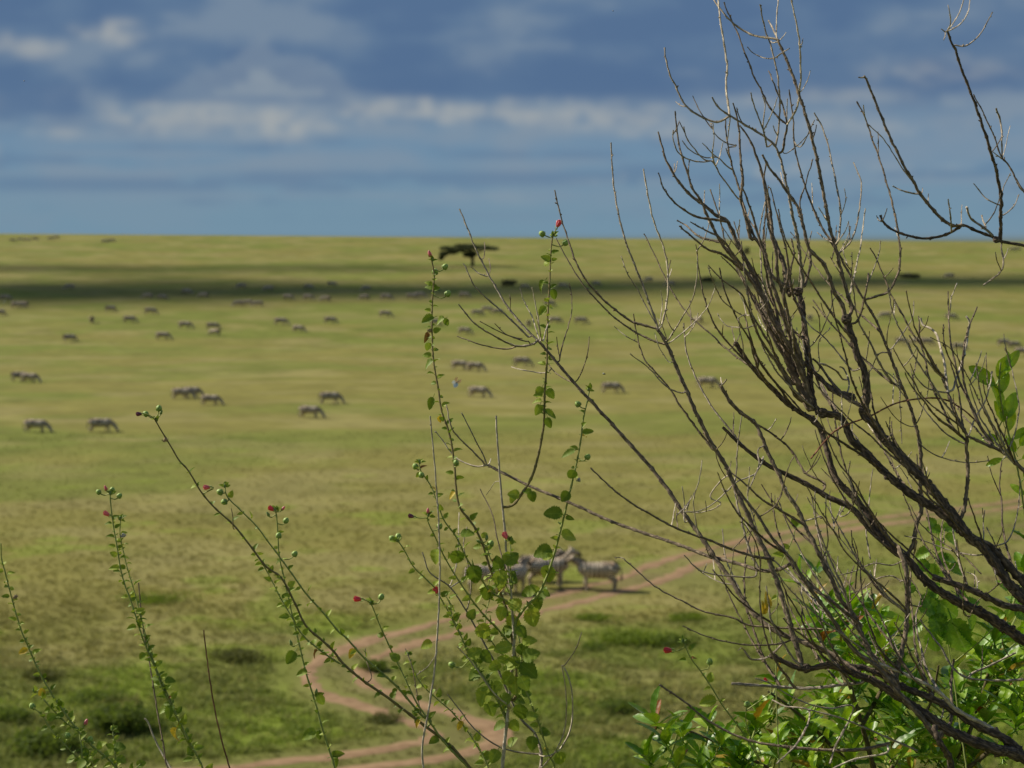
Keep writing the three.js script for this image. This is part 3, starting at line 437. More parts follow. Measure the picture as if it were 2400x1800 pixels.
// ----- the leafless dead shrub -----
const shrub = new Plant('dead_shrub', 'leafless dead shrub with dark limbs and a fan of grey twigs', 'shrub', [2820, 2420], 2.8, 101);
{
  const S = shrub, O = (line, w0, w1, o = {}) => S.stem(line, w0, w1, { mat: barkOld, lump: 0.34, spur: 0.22, knobs: 0.3, name: 'branch', ...o });
  const root = S.rootPx;
  // thick limbs, right edge inwards
  O([root[0], root[1] + 60, 2790, 2250, 2700, 2060, 2560, 1880, 2400, 1775, 2317, 1750, 2233, 1716, 2149, 1661, 2064, 1606, 2001, 1577, 1938, 1560, 1887, 1568, 1836, 1551, 1811, 1535], 70, 11, { d: 2.8, to: 0.05, seg: 14, name: 'trunk', pow: 0.6, lump: 0.34 });
  const limb = (line, w0, w1, o = {}) => O(line, w0, w1, { parent: S.root, ...o });
  limb([2700, 2060, 2640, 1800, 2560, 1600, 2480, 1490, 2400, 1404, 2359, 1362, 2317, 1298, 2265, 1250, 2234, 1207, 2169, 1130, 2116, 1077, 2092, 1050, 2072, 1030, 2043, 989, 2024, 972, 2031, 941, 2026, 869, 2010, 835, 2000, 796, 1988, 765, 1984, 748], 46, 15, { to: 0.08, seg: 12, pow: 0.55 });
  limb([2640, 1800, 2540, 1610, 2460, 1520, 2400, 1500, 2317, 1446, 2233, 1404, 2170, 1362, 2127, 1311, 2096, 1291, 2048, 1243, 2000, 1195, 1986, 1185, 1937, 1163, 1889, 1134, 1829, 1105, 1793, 1086, 1769, 1069, 1730, 1037, 1694, 1001], 40, 7, { to: 0.18, seg: 12, pow: 0.7 });
  limb([2560, 1600, 2470, 1475, 2400, 1428, 2362, 1421, 2289, 1388, 2229, 1366, 2185, 1352], 20, 14, { to: 0.0 });
  limb([2265, 1250, 2229, 1219, 2169, 1178, 2120, 1146, 2072, 1105, 2019, 1050, 2000, 1037, 1969, 977, 1937, 970, 1913, 960, 1901, 917, 1896, 857, 1889, 808, 1884, 748, 1877, 705, 1871, 683], 24, 13, { to: 0.15, pow: 0.6 });
  limb([2096, 1288, 2036, 1207, 2000, 1165, 1966, 1130, 1950, 1098, 1947, 1086, 1933, 1037, 1921, 1001, 1901, 980, 1877, 968, 1841, 941, 1805, 905, 1769, 869, 1745, 835, 1725, 806], 17, 10, { to: 0.1 });
  limb([2272, 1258, 2320, 1282, 2380, 1345, 2430, 1400, 2500, 1510], 18, 24, { to: 0 });
  // knots where many twigs were lost
  for (const [x, y, w] of [[1984, 748, 24], [1871, 683, 22], [2026, 962, 26], [1929, 968, 24], [2076, 1032, 22], [1725, 806, 12], [1811, 1537, 16], [1890, 1566, 22], [2335, 562, 16]]) { const [, s] = S.nearest(x, y); if (!s) continue; const g = new THREE.IcosahedronGeometry(w / 2 * px2m(s.d), 2), p = g.attributes.position; for (let i = 0; i < p.count; i++) { const q = V(p.getX(i), p.getY(i), p.getZ(i)).multiplyScalar(0.75 + 0.6 * fbm(p.getX(i) * 900 + x, p.getY(i) * 900, p.getZ(i) * 900, 3)); p.setXYZ(i, q.x, q.y, q.z); } g.computeVertexNormals(); part('knot', g, barkOld, s.stem.top ?? s.stem, S.local(x, y, s.d)); }
  const M = (line, w0, w1, o = {}) => O(line, w0, w1, { mat: barkMid, lump: 0.26, spur: 0.18, knobs: 0.05, kink: 1.0, nodes: 5, ...o }), T = (line, w0, w1, o = {}) => S.stem(line, w0 * 1.15, w1 * 1.15, { mat: barkGrey, lump: 0.15, spur: 0.10, nodes: 6, kink: 0.8, name: 'twig', ...o }), W = (line, w0, w1, o = {}) => T(line, w0, w1, { mat: barkPale, ...o });
  const B = (line, w0, w1, o = {}) => M(line, w0, w1, { parent: S.root, ...o });
  // from the upper knot
  B([1984, 748, 1972, 711, 1955, 684, 1939, 636, 1929, 617, 1895, 579, 1883, 531, 1871, 487, 1850, 458, 1825, 420, 1800, 388, 1787, 362], 11, 5);
  B([1990, 740, 1996, 725, 1980, 665, 1967, 617, 1958, 581, 1948, 545, 1931, 460, 1920, 400, 1914, 365, 1890, 277, 1876, 229, 1837, 125, 1823, 94], 9, 6);
  T([1823, 94, 1816, 91, 1765, 82, 1717, 53, 1686, 19, 1673, 0, 1658, -34], 5, 3); W([1822, 92, 1819, 80, 1824, 0, 1828, -40], 3, 2.4); T([1822, 90, 1812, 70, 1801, 48], 4, 3); W([1825, 96, 1835, 86, 1842, 76], 3, 1.6); W([1823, 98, 1810, 100, 1806, 96], 3.4, 2); T([1835, 122, 1843, 118, 1851, 113], 3, 2); T([1832, 125, 1815, 136, 1790, 136, 1765, 124, 1751, 110], 3, 1.8);
  B([1992, 760, 2008, 754, 2025, 701, 2033, 660, 2036, 640], 6, 4); T([2035, 660, 2045, 636, 2059, 600, 2064, 564], 3.2, 1.8);
  B([2025, 703, 2054, 694, 2081, 684, 2100, 653, 2111, 598, 2105, 545, 2090, 472, 2066, 389, 2045, 327, 2030, 283, 2008, 237], 6, 3.4, { to: 0.1 });
  T([2139, 426, 2112, 390, 2070, 325, 2035, 292], 2.6, 2, { d: 2.95 });
  // the long straight branch and its neighbours
  B([2137, 1281, 2149, 1228, 2159, 1195, 2157, 1134, 2157, 1050, 2147, 1001, 2135, 960, 2118, 917, 2084, 828, 2055, 755, 2027, 707, 1996, 653, 1967, 598, 1936, 549, 1915, 509, 1886, 434, 1869, 374, 1860, 320, 1859, 277, 1850, 210], 10, 3, { to: 0.12 });
  B([2253, 1212, 2265, 1158, 2268, 1086, 2265, 1045, 2265, 1021, 2239, 970, 2222, 922], 10, 7, { to: 0.02 });
  W([2222, 922, 2217, 890, 2215, 857, 2202, 808, 2193, 780, 2176, 768, 2163, 762, 2158, 745], 6, 4); B([2222, 918, 2205, 880, 2174, 828, 2135, 775, 2122, 750, 2090, 694, 2069, 641, 2045, 590, 2039, 581], 6, 3); T([2222, 920, 2207, 919, 2174, 910, 2149, 886, 2133, 852], 4, 2.4);
  B([2260, 1010, 2256, 989, 2244, 905, 2217, 816, 2211, 792, 2211, 760], 5, 3); W([2232, 915, 2241, 888, 2256, 845, 2268, 789, 2272, 753, 2265, 741], 5, 4.5); B([2260, 1012, 2248, 997, 2200, 963, 2164, 931, 2135, 886, 2096, 823, 2094, 816], 5, 2.6); T([2262, 1040, 2224, 1021, 2193, 992, 2164, 956, 2147, 924, 2138, 880], 4, 2);
  W([2270, 1020, 2287, 977, 2309, 939, 2321, 900, 2325, 871], 4, 3); B([2500, 1210, 2440, 1140, 2400, 1103, 2357, 1064, 2313, 1042, 2265, 1021], 14, 6, { d: 2.86, to: 0 });
  B([2357, 1064, 2330, 1010, 2290, 930, 2262, 870, 2225, 815, 2180, 790], 4, 2); T([2357, 1064, 2345, 1020, 2325, 960], 3.4, 2.4); T([2357, 1064, 2380, 1010, 2388, 950, 2375, 880, 2355, 815], 3.4, 2);
  T([2150, 1030, 2180, 1060, 2220, 1076, 2270, 1084, 2320, 1080], 3, 2); T([2140, 1000, 2105, 985, 2080, 955, 2064, 930], 2.6, 1.6);
  for (const [a, w] of [[[2118, 917, 2098, 890, 2075, 870, 2040, 862], 2], [[2084, 828, 2062, 828, 2040, 868, 2032, 876], 2.4], [[2150, 990, 2165, 950, 2175, 920, 2178, 880], 2], [[2159, 1195, 2140, 1150, 2120, 1110, 2105, 1090], 2], [[2100, 860, 2108, 900, 2110, 960, 2115, 1040], 2.4], [[2078, 815, 2080, 780, 2090, 730], 2], [[2085, 820, 2110, 790, 2140, 740, 2142, 705], 2.2]]) T(a, w + 1, w - 0.6);
  T([1900, 1075, 1960, 1008, 2040, 975, 2100, 945, 2160, 934, 2210, 935, 2250, 955, 2285, 985, 2330, 1040], 4, 3, { mat: barkRed, d: 2.9, spur: 0.01 });
  // the pair of branches that enter over the skyline at the right
  B([2560, 1600, 2600, 1300, 2590, 1000, 2540, 740, 2460, 600, 2400, 576, 2348, 566, 2334, 559, 2286, 540, 2257, 528, 2230, 545, 2201, 554, 2165, 559, 2129, 552, 2090, 537, 2069, 518, 2064, 504], 22, 5, { mat: barkOld, to: 0.1, pow: 0.5 });
  B([2257, 528, 2230, 528, 2201, 506, 2177, 480, 2153, 448, 2139, 423, 2112, 375, 2081, 310, 2064, 269, 2047, 228, 2030, 184, 2026, 178], 8, 5); T([2027, 180, 2018, 182, 2013, 181], 4, 3); T([2151, 454, 2117, 448, 2093, 436], 4, 2.6); T([2161, 452, 2163, 446, 2162, 440], 2.6, 1.6); T([2230, 545, 2227, 505, 2223, 467], 4, 2.6); T([2129, 552, 2123, 559], 4, 2); T([2069, 520, 2060, 516, 2055, 506], 4, 2);
  B([2344, 564, 2346, 496, 2346, 462, 2332, 389, 2310, 317, 2286, 245, 2262, 184, 2238, 114, 2230, 98, 2220, 73], 9, 5, { mat: barkOld }); W([2220, 73, 2228, 53, 2222, 12], 3, 2); W([2222, 70, 2245, 37, 2259, -4, 2262, -30], 3, 2); W([2224, 72, 2250, 56, 2268, 30, 2275, -4], 3, 2); T([2236, 106, 2261, 108, 2293, 85, 2326, 28], 3.4, 2); T([2218, 76, 2206, 68], 4, 2); T([2216, 80, 2211, 94], 3, 2);
  T([2344, 481, 2310, 464, 2282, 430], 3.4, 2); T([2351, 504, 2375, 484, 2389, 455], 3.4, 2); T([2346, 475, 2352, 440, 2368, 406], 2.4, 1.6); T([2346, 578, 2352, 617, 2346, 636, 2305, 668], 4, 3.6); T([2327, 554, 2305, 533, 2276, 513, 2266, 487], 6, 4); W([2276, 513, 2270, 500, 2265, 485], 5, 4); T([2312, 536, 2303, 515, 2301, 505], 4, 3);
  B([2560, 760, 2480, 560, 2400, 450, 2358, 380, 2348, 370, 2329, 317, 2305, 266, 2281, 221], 8, 2.6, { d: 3.05, to: 0.1 }); T([2350, 372, 2344, 281, 2334, 254], 3, 4); W([2350, 368, 2362, 320, 2368, 295], 2, 1.4); T([2348, 372, 2335, 362, 2328, 356], 3, 2);
  // from the fork with the pale peeled stem
  B([1880, 676, 1881, 663, 1874, 591, 1866, 538, 1857, 504, 1850, 466, 1842, 430, 1830, 374, 1816, 342, 1789, 318, 1753, 297, 1729, 282, 1710, 270, 1690, 258, 1674, 239, 1668, 228], 9, 4, { mat: barkGrey });
  W([1710, 271, 1704, 229, 1702, 188, 1705, 164, 1698, 113, 1690, 60, 1683, 0, 1680, -34], 5, 3.4); T([1710, 272, 1683, 286, 1657, 280, 1616, 256, 1596, 229, 1582, 198, 1570, 174, 1560, 135, 1558, 112], 5, 3); T([1608, 250, 1595, 247, 1583, 238], 2.4, 1.6); W([1712, 272, 1709, 300, 1704, 330], 3, 2);
  T([1818, 342, 1826, 290, 1827, 230, 1821, 170, 1809, 116, 1794, 72, 1781, 10], 4, 3); M([1833, 357, 1840, 320, 1845, 292], 6, 5); M([1845, 292, 1823, 275, 1797, 239, 1782, 207, 1771, 188, 1751, 137, 1734, 92, 1722, 63, 1707, 31, 1696, 5], 5, 3); W([1845, 292, 1862, 263, 1871, 239, 1875, 205, 1876, 121, 1866, 53, 1854, 0, 1848, -34], 4.4, 3); M([1845, 292, 1838, 260, 1823, 219, 1801, 166], 5, 3); W([1876, 215, 1890, 195, 1899, 165], 2, 1.4); T([1878, 105, 1882, 90], 2.6, 1.6);
  T([1862, 333, 1875, 345, 1890, 322, 1905, 290, 1909, 282], 3, 2); T([1840, 360, 1870, 340, 1897, 312], 2.2, 1.6);
  M([1862, 680, 1833, 666, 1809, 644, 1799, 627, 1789, 591, 1763, 543, 1743, 485, 1734, 446, 1717, 393, 1710, 364, 1702, 313, 1700, 280], 9, 3); M([1885, 672, 1890, 656, 1900, 612, 1890, 560, 1880, 510, 1876, 470, 1888, 430, 1905, 372], 7, 2.4);
  T([1960, 574, 1971, 504, 1963, 447, 1951, 387, 1941, 341, 1925, 293, 1908, 264], 4, 2.8); T([1967, 593, 1996, 562, 2011, 513, 2018, 448, 2018, 425, 2008, 398, 2001, 381], 4, 2.4); T([1972, 502, 1982, 470, 1979, 442], 2.2, 1.5); W([1992, 689, 1996, 668, 2004, 636, 2016, 581, 2023, 533, 2028, 489], 4, 2.4); T([1958, 570, 1935, 560, 1915, 545], 3, 2);
  // the dense fan of stems
  const F = (line, w0 = 6, w1 = 2.4, o = {}) => M(line, w0 * 1.75, w1 * 1.2, { to: (S.r() - 0.5) * 0.3, ...o });
  F([1905, 950, 1860, 880, 1835, 800, 1810, 740, 1782, 680, 1770, 651, 1756, 622, 1741, 596, 1727, 567, 1712, 533, 1705, 519, 1678, 504, 1649, 480, 1616, 454, 1589, 422, 1563, 379, 1552, 342, 1543, 309], 11, 3);
  F([1705, 519, 1683, 516, 1635, 509, 1608, 495, 1580, 473, 1558, 446, 1543, 405], 4, 2.4); F([1790, 700, 1741, 627, 1698, 581, 1683, 555, 1660, 510, 1640, 466, 1623, 442, 1611, 403, 1604, 386, 1589, 325, 1582, 260], 6, 2.6); F([1741, 632, 1693, 596, 1659, 584, 1625, 557, 1592, 530], 4.4, 3); F([1700, 570, 1674, 565, 1635, 552, 1608, 528, 1587, 516], 4, 2.4);
  T([1737, 470, 1731, 466, 1710, 439, 1688, 410, 1669, 378, 1654, 376, 1630, 352, 1610, 323, 1602, 297], 3.4, 2.4); T([1666, 377, 1645, 380, 1608, 371, 1589, 357, 1577, 325, 1578, 305], 3, 2.4); T([1722, 401, 1705, 390, 1681, 369, 1654, 369, 1620, 354, 1599, 330], 3.2, 2); T([1681, 369, 1664, 354, 1646, 335], 2.6, 1.8); W([1669, 372, 1669, 357, 1674, 320, 1671, 289], 2.4, 2); T([1727, 342, 1702, 335, 1678, 316, 1664, 287], 3, 2);
  F([1763, 560, 1743, 490, 1737, 466, 1740, 422, 1736, 362, 1733, 318, 1727, 275, 1718, 241], 6, 2.6); T([1799, 345, 1794, 323, 1787, 301, 1775, 268, 1765, 241, 1760, 217], 4, 2.6); W([1789, 305, 1789, 289, 1793, 248, 1787, 224], 3, 2); F([1850, 690, 1837, 622, 1830, 601, 1811, 555, 1806, 507, 1799, 454, 1787, 413, 1780, 386, 1765, 345, 1753, 321, 1734, 294], 8, 3);
  F([1900, 930, 1870, 840, 1850, 780, 1830, 720, 1808, 660, 1795, 600, 1780, 560, 1768, 520, 1752, 470, 1740, 440], 9, 3); F([1890, 900, 1855, 820, 1815, 760, 1788, 700, 1755, 650, 1722, 600, 1690, 560, 1655, 540, 1618, 520], 8, 2.4); F([1880, 860, 1850, 760, 1838, 700, 1822, 640, 1820, 600, 1800, 520, 1795, 470, 1790, 420, 1795, 380], 7, 2.6);
  F([1870, 880, 1822, 790, 1790, 740, 1768, 700, 1745, 660, 1720, 630, 1690, 600], 6, 2); F([1850, 830, 1826, 760, 1812, 700, 1800, 660, 1790, 600, 1790, 540, 1798, 480], 5, 2); F([1885, 880, 1862, 800, 1846, 735, 1838, 690, 1848, 640, 1842, 580, 1830, 540, 1818, 490, 1806, 440], 6, 2.2); F([1895, 830, 1880, 740, 1858, 690, 1852, 640, 1860, 600, 1855, 560], 6, 3);
  F([1860, 900, 1800, 800, 1765, 740, 1752, 690, 1745, 640, 1743, 620], 5, 2); W([1752, 740, 1745, 715, 1733, 690, 1728, 680], 2.6, 1.8); F([1880, 940, 1820, 850, 1780, 790, 1760, 740, 1748, 712, 1738, 690, 1705, 665, 1676, 640, 1660, 622], 6, 2); F([1900, 960, 1850, 860, 1800, 770, 1765, 705, 1742, 660], 8, 2.4); T([1745, 740, 1718, 725, 1690, 700, 1672, 660, 1659, 625], 3, 2); T([1740, 770, 1733, 760, 1732, 745, 1745, 738], 3, 2);
  F([1775, 860, 1762, 800, 1752, 765, 1745, 735], 5, 2.4); T([1745, 840, 1740, 800, 1733, 770, 1732, 745], 3, 2); T([1738, 768, 1705, 764, 1690, 750, 1681, 735], 2.6, 1.6); F([1800, 900, 1775, 860, 1765, 830, 1758, 800], 4, 2);
  T([1860, 790, 1830, 788, 1806, 784], 3, 2); W([1900, 812, 1922, 782, 1945, 730, 1955, 700, 1975, 690], 3, 2); T([2000, 868, 1960, 822, 1922, 782, 1905, 770, 1880, 740], 4, 2.4); T([1920, 790, 1921, 760, 1915, 730, 1905, 718], 2.4, 2.6); W([1919, 870, 1919, 800, 1945, 770, 1946, 766], 2.4, 2);
  F([2026, 955, 1980, 930, 1945, 890, 1920, 855, 1905, 840], 6, 4); F([2000, 930, 1960, 920, 1930, 895, 1905, 870, 1880, 845, 1850, 800], 9, 5, { mat: barkOld });
  T([1990, 905, 1985, 880, 1975, 862, 1968, 860], 4, 3); T([1978, 890, 1960, 870, 1935, 855, 1918, 852], 4, 4);
  // lower left branches
  B([2010, 1578, 1950, 1535, 1900, 1512, 1860, 1497, 1811, 1475, 1774, 1445, 1757, 1429, 1721, 1371, 1680, 1313, 1653, 1272, 1605, 1207, 1560, 1140, 1523, 1093, 1462, 1024, 1386, 941, 1342, 894, 1288, 829, 1263, 800], 14, 6, { to: 0.3, lump: 0.18 });
  for (const [a, w] of [[[1263, 800, 1227, 765, 1198, 731, 1162, 674, 1125, 605, 1107, 565, 1086, 510, 1077, 490], 5], [[1240, 790, 1227, 778, 1162, 717, 1115, 674, 1089, 623, 1086, 618], 4.4], [[1258, 800, 1248, 807, 1212, 811, 1162, 789, 1111, 757, 1075, 713], 5], [[1212, 811, 1191, 818, 1133, 809, 1071, 788], 3.4], [[1240, 800, 1234, 800, 1180, 782, 1125, 753], 3], [[1225, 795, 1190, 786, 1160, 758], 2.4], [[1310, 847, 1314, 825, 1332, 764, 1341, 717, 1335, 663], 3], [[1350, 894, 1375, 840, 1382, 789], 3], [[1342, 896, 1310, 880, 1290, 860, 1281, 845], 3], [[1312, 848, 1308, 815, 1304, 790], 2.4], [[1195, 730, 1196, 705, 1194, 690], 1.8], [[1144, 648, 1150, 630, 1145, 606], 2.2], [[1132, 606, 1137, 580, 1135, 568], 2.2]]) T(a, w, Math.max(1.8, w * 0.55), { mat: w > 4 ? barkGrey : barkMid });
  for (const a of [[1265, 800, 1248, 746, 1227, 703, 1218, 674], [1268, 800, 1259, 735, 1247, 674], [1272, 800, 1280, 770, 1290, 745], [1270, 798, 1262, 760, 1255, 740], [1144, 648, 1122, 641, 1104, 625], [1281, 873, 1234, 869, 1198, 860]]) W(a, 3.2, 1.8);
  B([1878, 1556, 1853, 1471, 1841, 1424, 1817, 1351, 1793, 1291, 1774, 1255, 1754, 1209, 1730, 1158, 1704, 1098, 1667, 1037, 1636, 977, 1600, 894, 1563, 807, 1541, 771], 13, 8, { to: 0.12, lump: 0.18 });
  M([1541, 771, 1500, 760, 1480, 753, 1436, 721, 1393, 681, 1357, 630, 1335, 572, 1312, 500, 1300, 445], 6, 3); M([1559, 807, 1509, 789, 1451, 753, 1408, 713, 1364, 663, 1332, 612, 1303, 558], 5, 2.4); T([1541, 768, 1508, 673, 1475, 590, 1459, 542, 1438, 434, 1432, 334], 5, 3); W([1548, 768, 1557, 740, 1566, 673, 1560, 597, 1530, 510, 1508, 396], 4.4, 3); T([1538, 760, 1512, 715, 1495, 680, 1470, 640, 1456, 600], 3, 1.8);
  T([1563, 800, 1596, 748, 1625, 695, 1634, 639, 1635, 596], 3.4, 2); W([1565, 806, 1600, 780, 1635, 748, 1664, 709, 1675, 675], 3, 2); W([1545, 765, 1552, 720, 1549, 680], 2, 1.4); W([1562, 800, 1555, 770, 1540, 745], 2.4, 1.6); T([1600, 921, 1560, 905, 1523, 865, 1476, 829], 3.4, 2); W([1570, 850, 1545, 812, 1535, 780], 2.4, 1.6);
  M([1672, 1054, 1653, 1030, 1600, 959, 1560, 898, 1512, 844, 1494, 789, 1484, 735], 6, 2.6); T([1500, 805, 1470, 790, 1440, 765], 2.2, 1.4);
  B([1853, 1322, 1817, 1337, 1788, 1337, 1720, 1318, 1660, 1303, 1600, 1280, 1517, 1252, 1433, 1222, 1340, 1180, 1243, 1140, 1171, 1104, 1144, 1090], 9, 6, { to: 0.35, lump: 0.12, spur: 0.05 });
  W([1144, 1090, 1118, 1093, 1071, 1075, 1039, 1035, 1021, 1010], 4, 2); T([1140, 1088, 1111, 1024, 1082, 967], 3.4, 2); T([1135, 1088, 1090, 1040, 1060, 1006, 1046, 948], 4, 2.4); W([1146, 1088, 1150, 1075], 4, 2);
  B([1812, 1308, 1788, 1308, 1720, 1289, 1660, 1265, 1600, 1244, 1541, 1215, 1454, 1161, 1383, 1096], 7, 3.4, { lump: 0.1 }); T([1769, 1351, 1720, 1351, 1663, 1344, 1631, 1330, 1604, 1301], 4.4, 2.4); T([1720, 1371, 1690, 1365, 1650, 1345, 1630, 1330], 3, 2);
  B([1929, 1475, 1828, 1471, 1748, 1463, 1720, 1448, 1648, 1433, 1600, 1409, 1541, 1378, 1465, 1313], 5.5, 3, { lump: 0.1 }); T([1465, 1313, 1460, 1308, 1440, 1306], 2.6, 1.4); B([1870, 1492, 1836, 1507, 1748, 1511, 1663, 1494, 1600, 1467], 5, 2.6, { lump: 0.1 }); T([1836, 1507, 1800, 1540, 1760, 1545, 1745, 1525], 5, 4); T([1745, 1525, 1738, 1518, 1730, 1525], 3, 1.6);
  B([2106, 1615, 2047, 1543, 2026, 1501, 1997, 1437, 1971, 1407, 1950, 1363, 1930, 1320, 1911, 1279, 1887, 1233, 1865, 1185, 1844, 1154, 1822, 1103, 1800, 1062, 1783, 1018, 1769, 992, 1733, 963, 1708, 936, 1687, 900], 12, 8, { lump: 0.2 }); T([1690, 905, 1700, 895, 1703, 890], 4, 3); B([1934, 1135, 1890, 1110, 1850, 1050, 1800, 1010, 1760, 985, 1720, 950, 1695, 915], 6, 4);
  B([2199, 1729, 2161, 1682, 2102, 1619, 2056, 1564, 2001, 1522, 1938, 1433, 1895, 1374, 1865, 1327, 1841, 1296, 1805, 1255, 1781, 1214, 1745, 1170, 1720, 1134], 14, 6, { lump: 0.2 }); B([2020, 1470, 1962, 1419, 1913, 1383, 1885, 1354], 8, 7);
  B([2430, 1800, 2359, 1733, 2275, 1691, 2191, 1640, 2106, 1606, 2040, 1570, 1990, 1560], 24, 12, { mat: barkOld, lump: 0.3 }); B([2330, 1712, 2290, 1690, 2245, 1665, 2191, 1615, 2123, 1581, 2060, 1555], 12, 6, { mat: barkPale, lump: 0.25 }); B([2098, 1602, 2110, 1543, 2123, 1480, 2127, 1395, 2123, 1336, 2106, 1281], 11, 11, { lump: 0.24 }); B([2233, 1840, 2224, 1775, 2199, 1733, 2190, 1700], 18, 12, { mat: barkOld, lump: 0.3 }); B([2229, 1690, 2229, 1600, 2235, 1545], 9, 5);
  B([2022, 1598, 1980, 1604, 1895, 1613, 1802, 1608, 1714, 1602], 7, 7, { mat: barkGrey, spur: 0.03 }); B([2085, 1743, 2022, 1756, 1938, 1758, 1811, 1746, 1748, 1733, 1663, 1691, 1600, 1642, 1545, 1605], 9, 4, { mat: barkMid, lump: 0.12 }); T([2081, 1762, 2005, 1779, 1963, 1796, 1930, 1815], 5, 3, { mat: barkPale }); B([2420, 1592, 2317, 1594, 2250, 1581, 2199, 1509, 2157, 1454], 6, 4, { mat: barkGrey, d: 2.85, to: 0 });
  T([2275, 1581, 2320, 1560, 2380, 1530], 5, 4); T([2200, 1700, 2210, 1670, 2210, 1640], 4, 3); T([1893, 1700, 1870, 1740, 1820, 1790], 5, 3, { mat: barkGrey }); T([1990, 1690, 1960, 1745, 1945, 1790], 5, 4); T([1895, 1665, 1840, 1655, 1810, 1640], 4, 3); T([2000, 1655, 1940, 1660, 1870, 1640, 1800, 1600, 1770, 1590], 4, 2.4); T([2150, 1760, 2060, 1720, 1960, 1680, 1880, 1660], 5, 3);
  // loops, hooks and loose twigs over the tangle
  const r = rng(909);
  for (const a of [[1700, 1118, 1665, 1165, 1690, 1180, 1650, 1200, 1606, 1200], [1790, 1070, 1770, 1110, 1725, 1130, 1700, 1155, 1665, 1185, 1635, 1198, 1600, 1200], [1778, 1052, 1778, 1090, 1760, 1135, 1752, 1160, 1768, 1220, 1778, 1250], [1640, 1260, 1625, 1175, 1640, 1120, 1645, 1078], [1606, 1225, 1603, 1170, 1598, 1140], [1782, 1325, 1770, 1270, 1745, 1230, 1733, 1223], [1968, 1210, 1985, 1205, 2000, 1180, 1990, 1130, 1975, 1105], [1890, 1220, 1910, 1215, 1925, 1210, 1935, 1225, 1950, 1240, 2000, 1300], [1925, 1215, 1905, 1190, 1892, 1165], [1930, 1305, 1940, 1270, 1935, 1200, 1937, 1160], [1955, 1240, 1945, 1180, 1945, 1150], [1812, 1190, 1825, 1170, 1850, 1090, 1860, 1070], [2040, 1310, 2030, 1250, 2038, 1170, 2045, 1100], [2005, 1380, 2010, 1300, 2000, 1260], [2090, 1325, 2050, 1320, 2000, 1340, 1960, 1350], [2110, 1360, 2090, 1350, 2060, 1355, 2020, 1380, 1990, 1395], [2340, 1370, 2310, 1395, 2290, 1410, 2270, 1450], [2305, 1265, 2305, 1220, 2308, 1195], [2335, 1290, 2320, 1250, 2313, 1236], [2360, 1270, 2375, 1240, 2388, 1180, 2390, 1120], [2300, 1300, 2250, 1296, 2200, 1280, 2150, 1262, 2120, 1256], [2300, 1345, 2260, 1305, 2200, 1265, 2160, 1230, 2130, 1180], [2260, 1440, 2258, 1380, 2262, 1330], [2160, 1420, 2150, 1380, 2120, 1340], [2290, 1380, 2285, 1350, 2265, 1340]])
    T(a, 3.4, 2, { mat: [barkGrey, barkMid, barkPale][Math.floor(r() * 3)] });
  // the tangle: long thin stems running with the limbs, up and to the left
  for (let k = 0; k < 95; k++) {
    const c = S.samples.filter((q) => q.x > 1760 && q.x < 2420 && q.y > 760 && q.y < 1640 && q.w > 6), s = c[Math.floor(r() * c.length)], L = 130 + 300 * r(), a0 = 118 + r() * 34, bend = -(10 + 45 * r()); let x = s.x, y = s.y; const line = [x, y];
    for (let i = 1; i <= 6; i++) { const a = (a0 + bend * i / 6 + (r() - 0.5) * 14) * Math.PI / 180; x += Math.cos(a) * L / 6; y -= Math.sin(a) * L / 6; line.push(x, y); }
    (k % 3 ? M : T)(line, 4.4 + 3.2 * r(), 2 + r(), { name: 'twig', mat: [barkMid, barkOld, barkGrey, barkMid][k % 4], to: (r() - 0.4) * 0.4 });
  }
  for (let k = 0; k < 260; k++) { // short side twigs, bending upwards
    const c = S.samples.filter((q) => q.x < 2420 && q.x > 1560 && q.y > 250 && q.y < 1600 && q.w < 16 && q.w > 2.2), s = c[Math.floor(r() * c.length)], L = 22 + 95 * r() * r(), a0 = (r() < 0.6 ? 115 : 60) + (r() - 0.5) * 60, bend = (90 - a0) * (0.3 + 0.5 * r()); let x = s.x, y = s.y; const line = [x, y];
    for (let i = 1; i <= 4; i++) { const a = (a0 + bend * i / 4) * Math.PI / 180; x += Math.cos(a) * L / 4; y -= Math.sin(a) * L / 4; line.push(x, y); }
    T(line, 2.5 + r() * 0.8, 1.5 + r() * 0.5, { mat: [barkGrey, barkMid, barkPale, barkMid][Math.floor(r() * 4)], spur: 0.05 });
  }
}
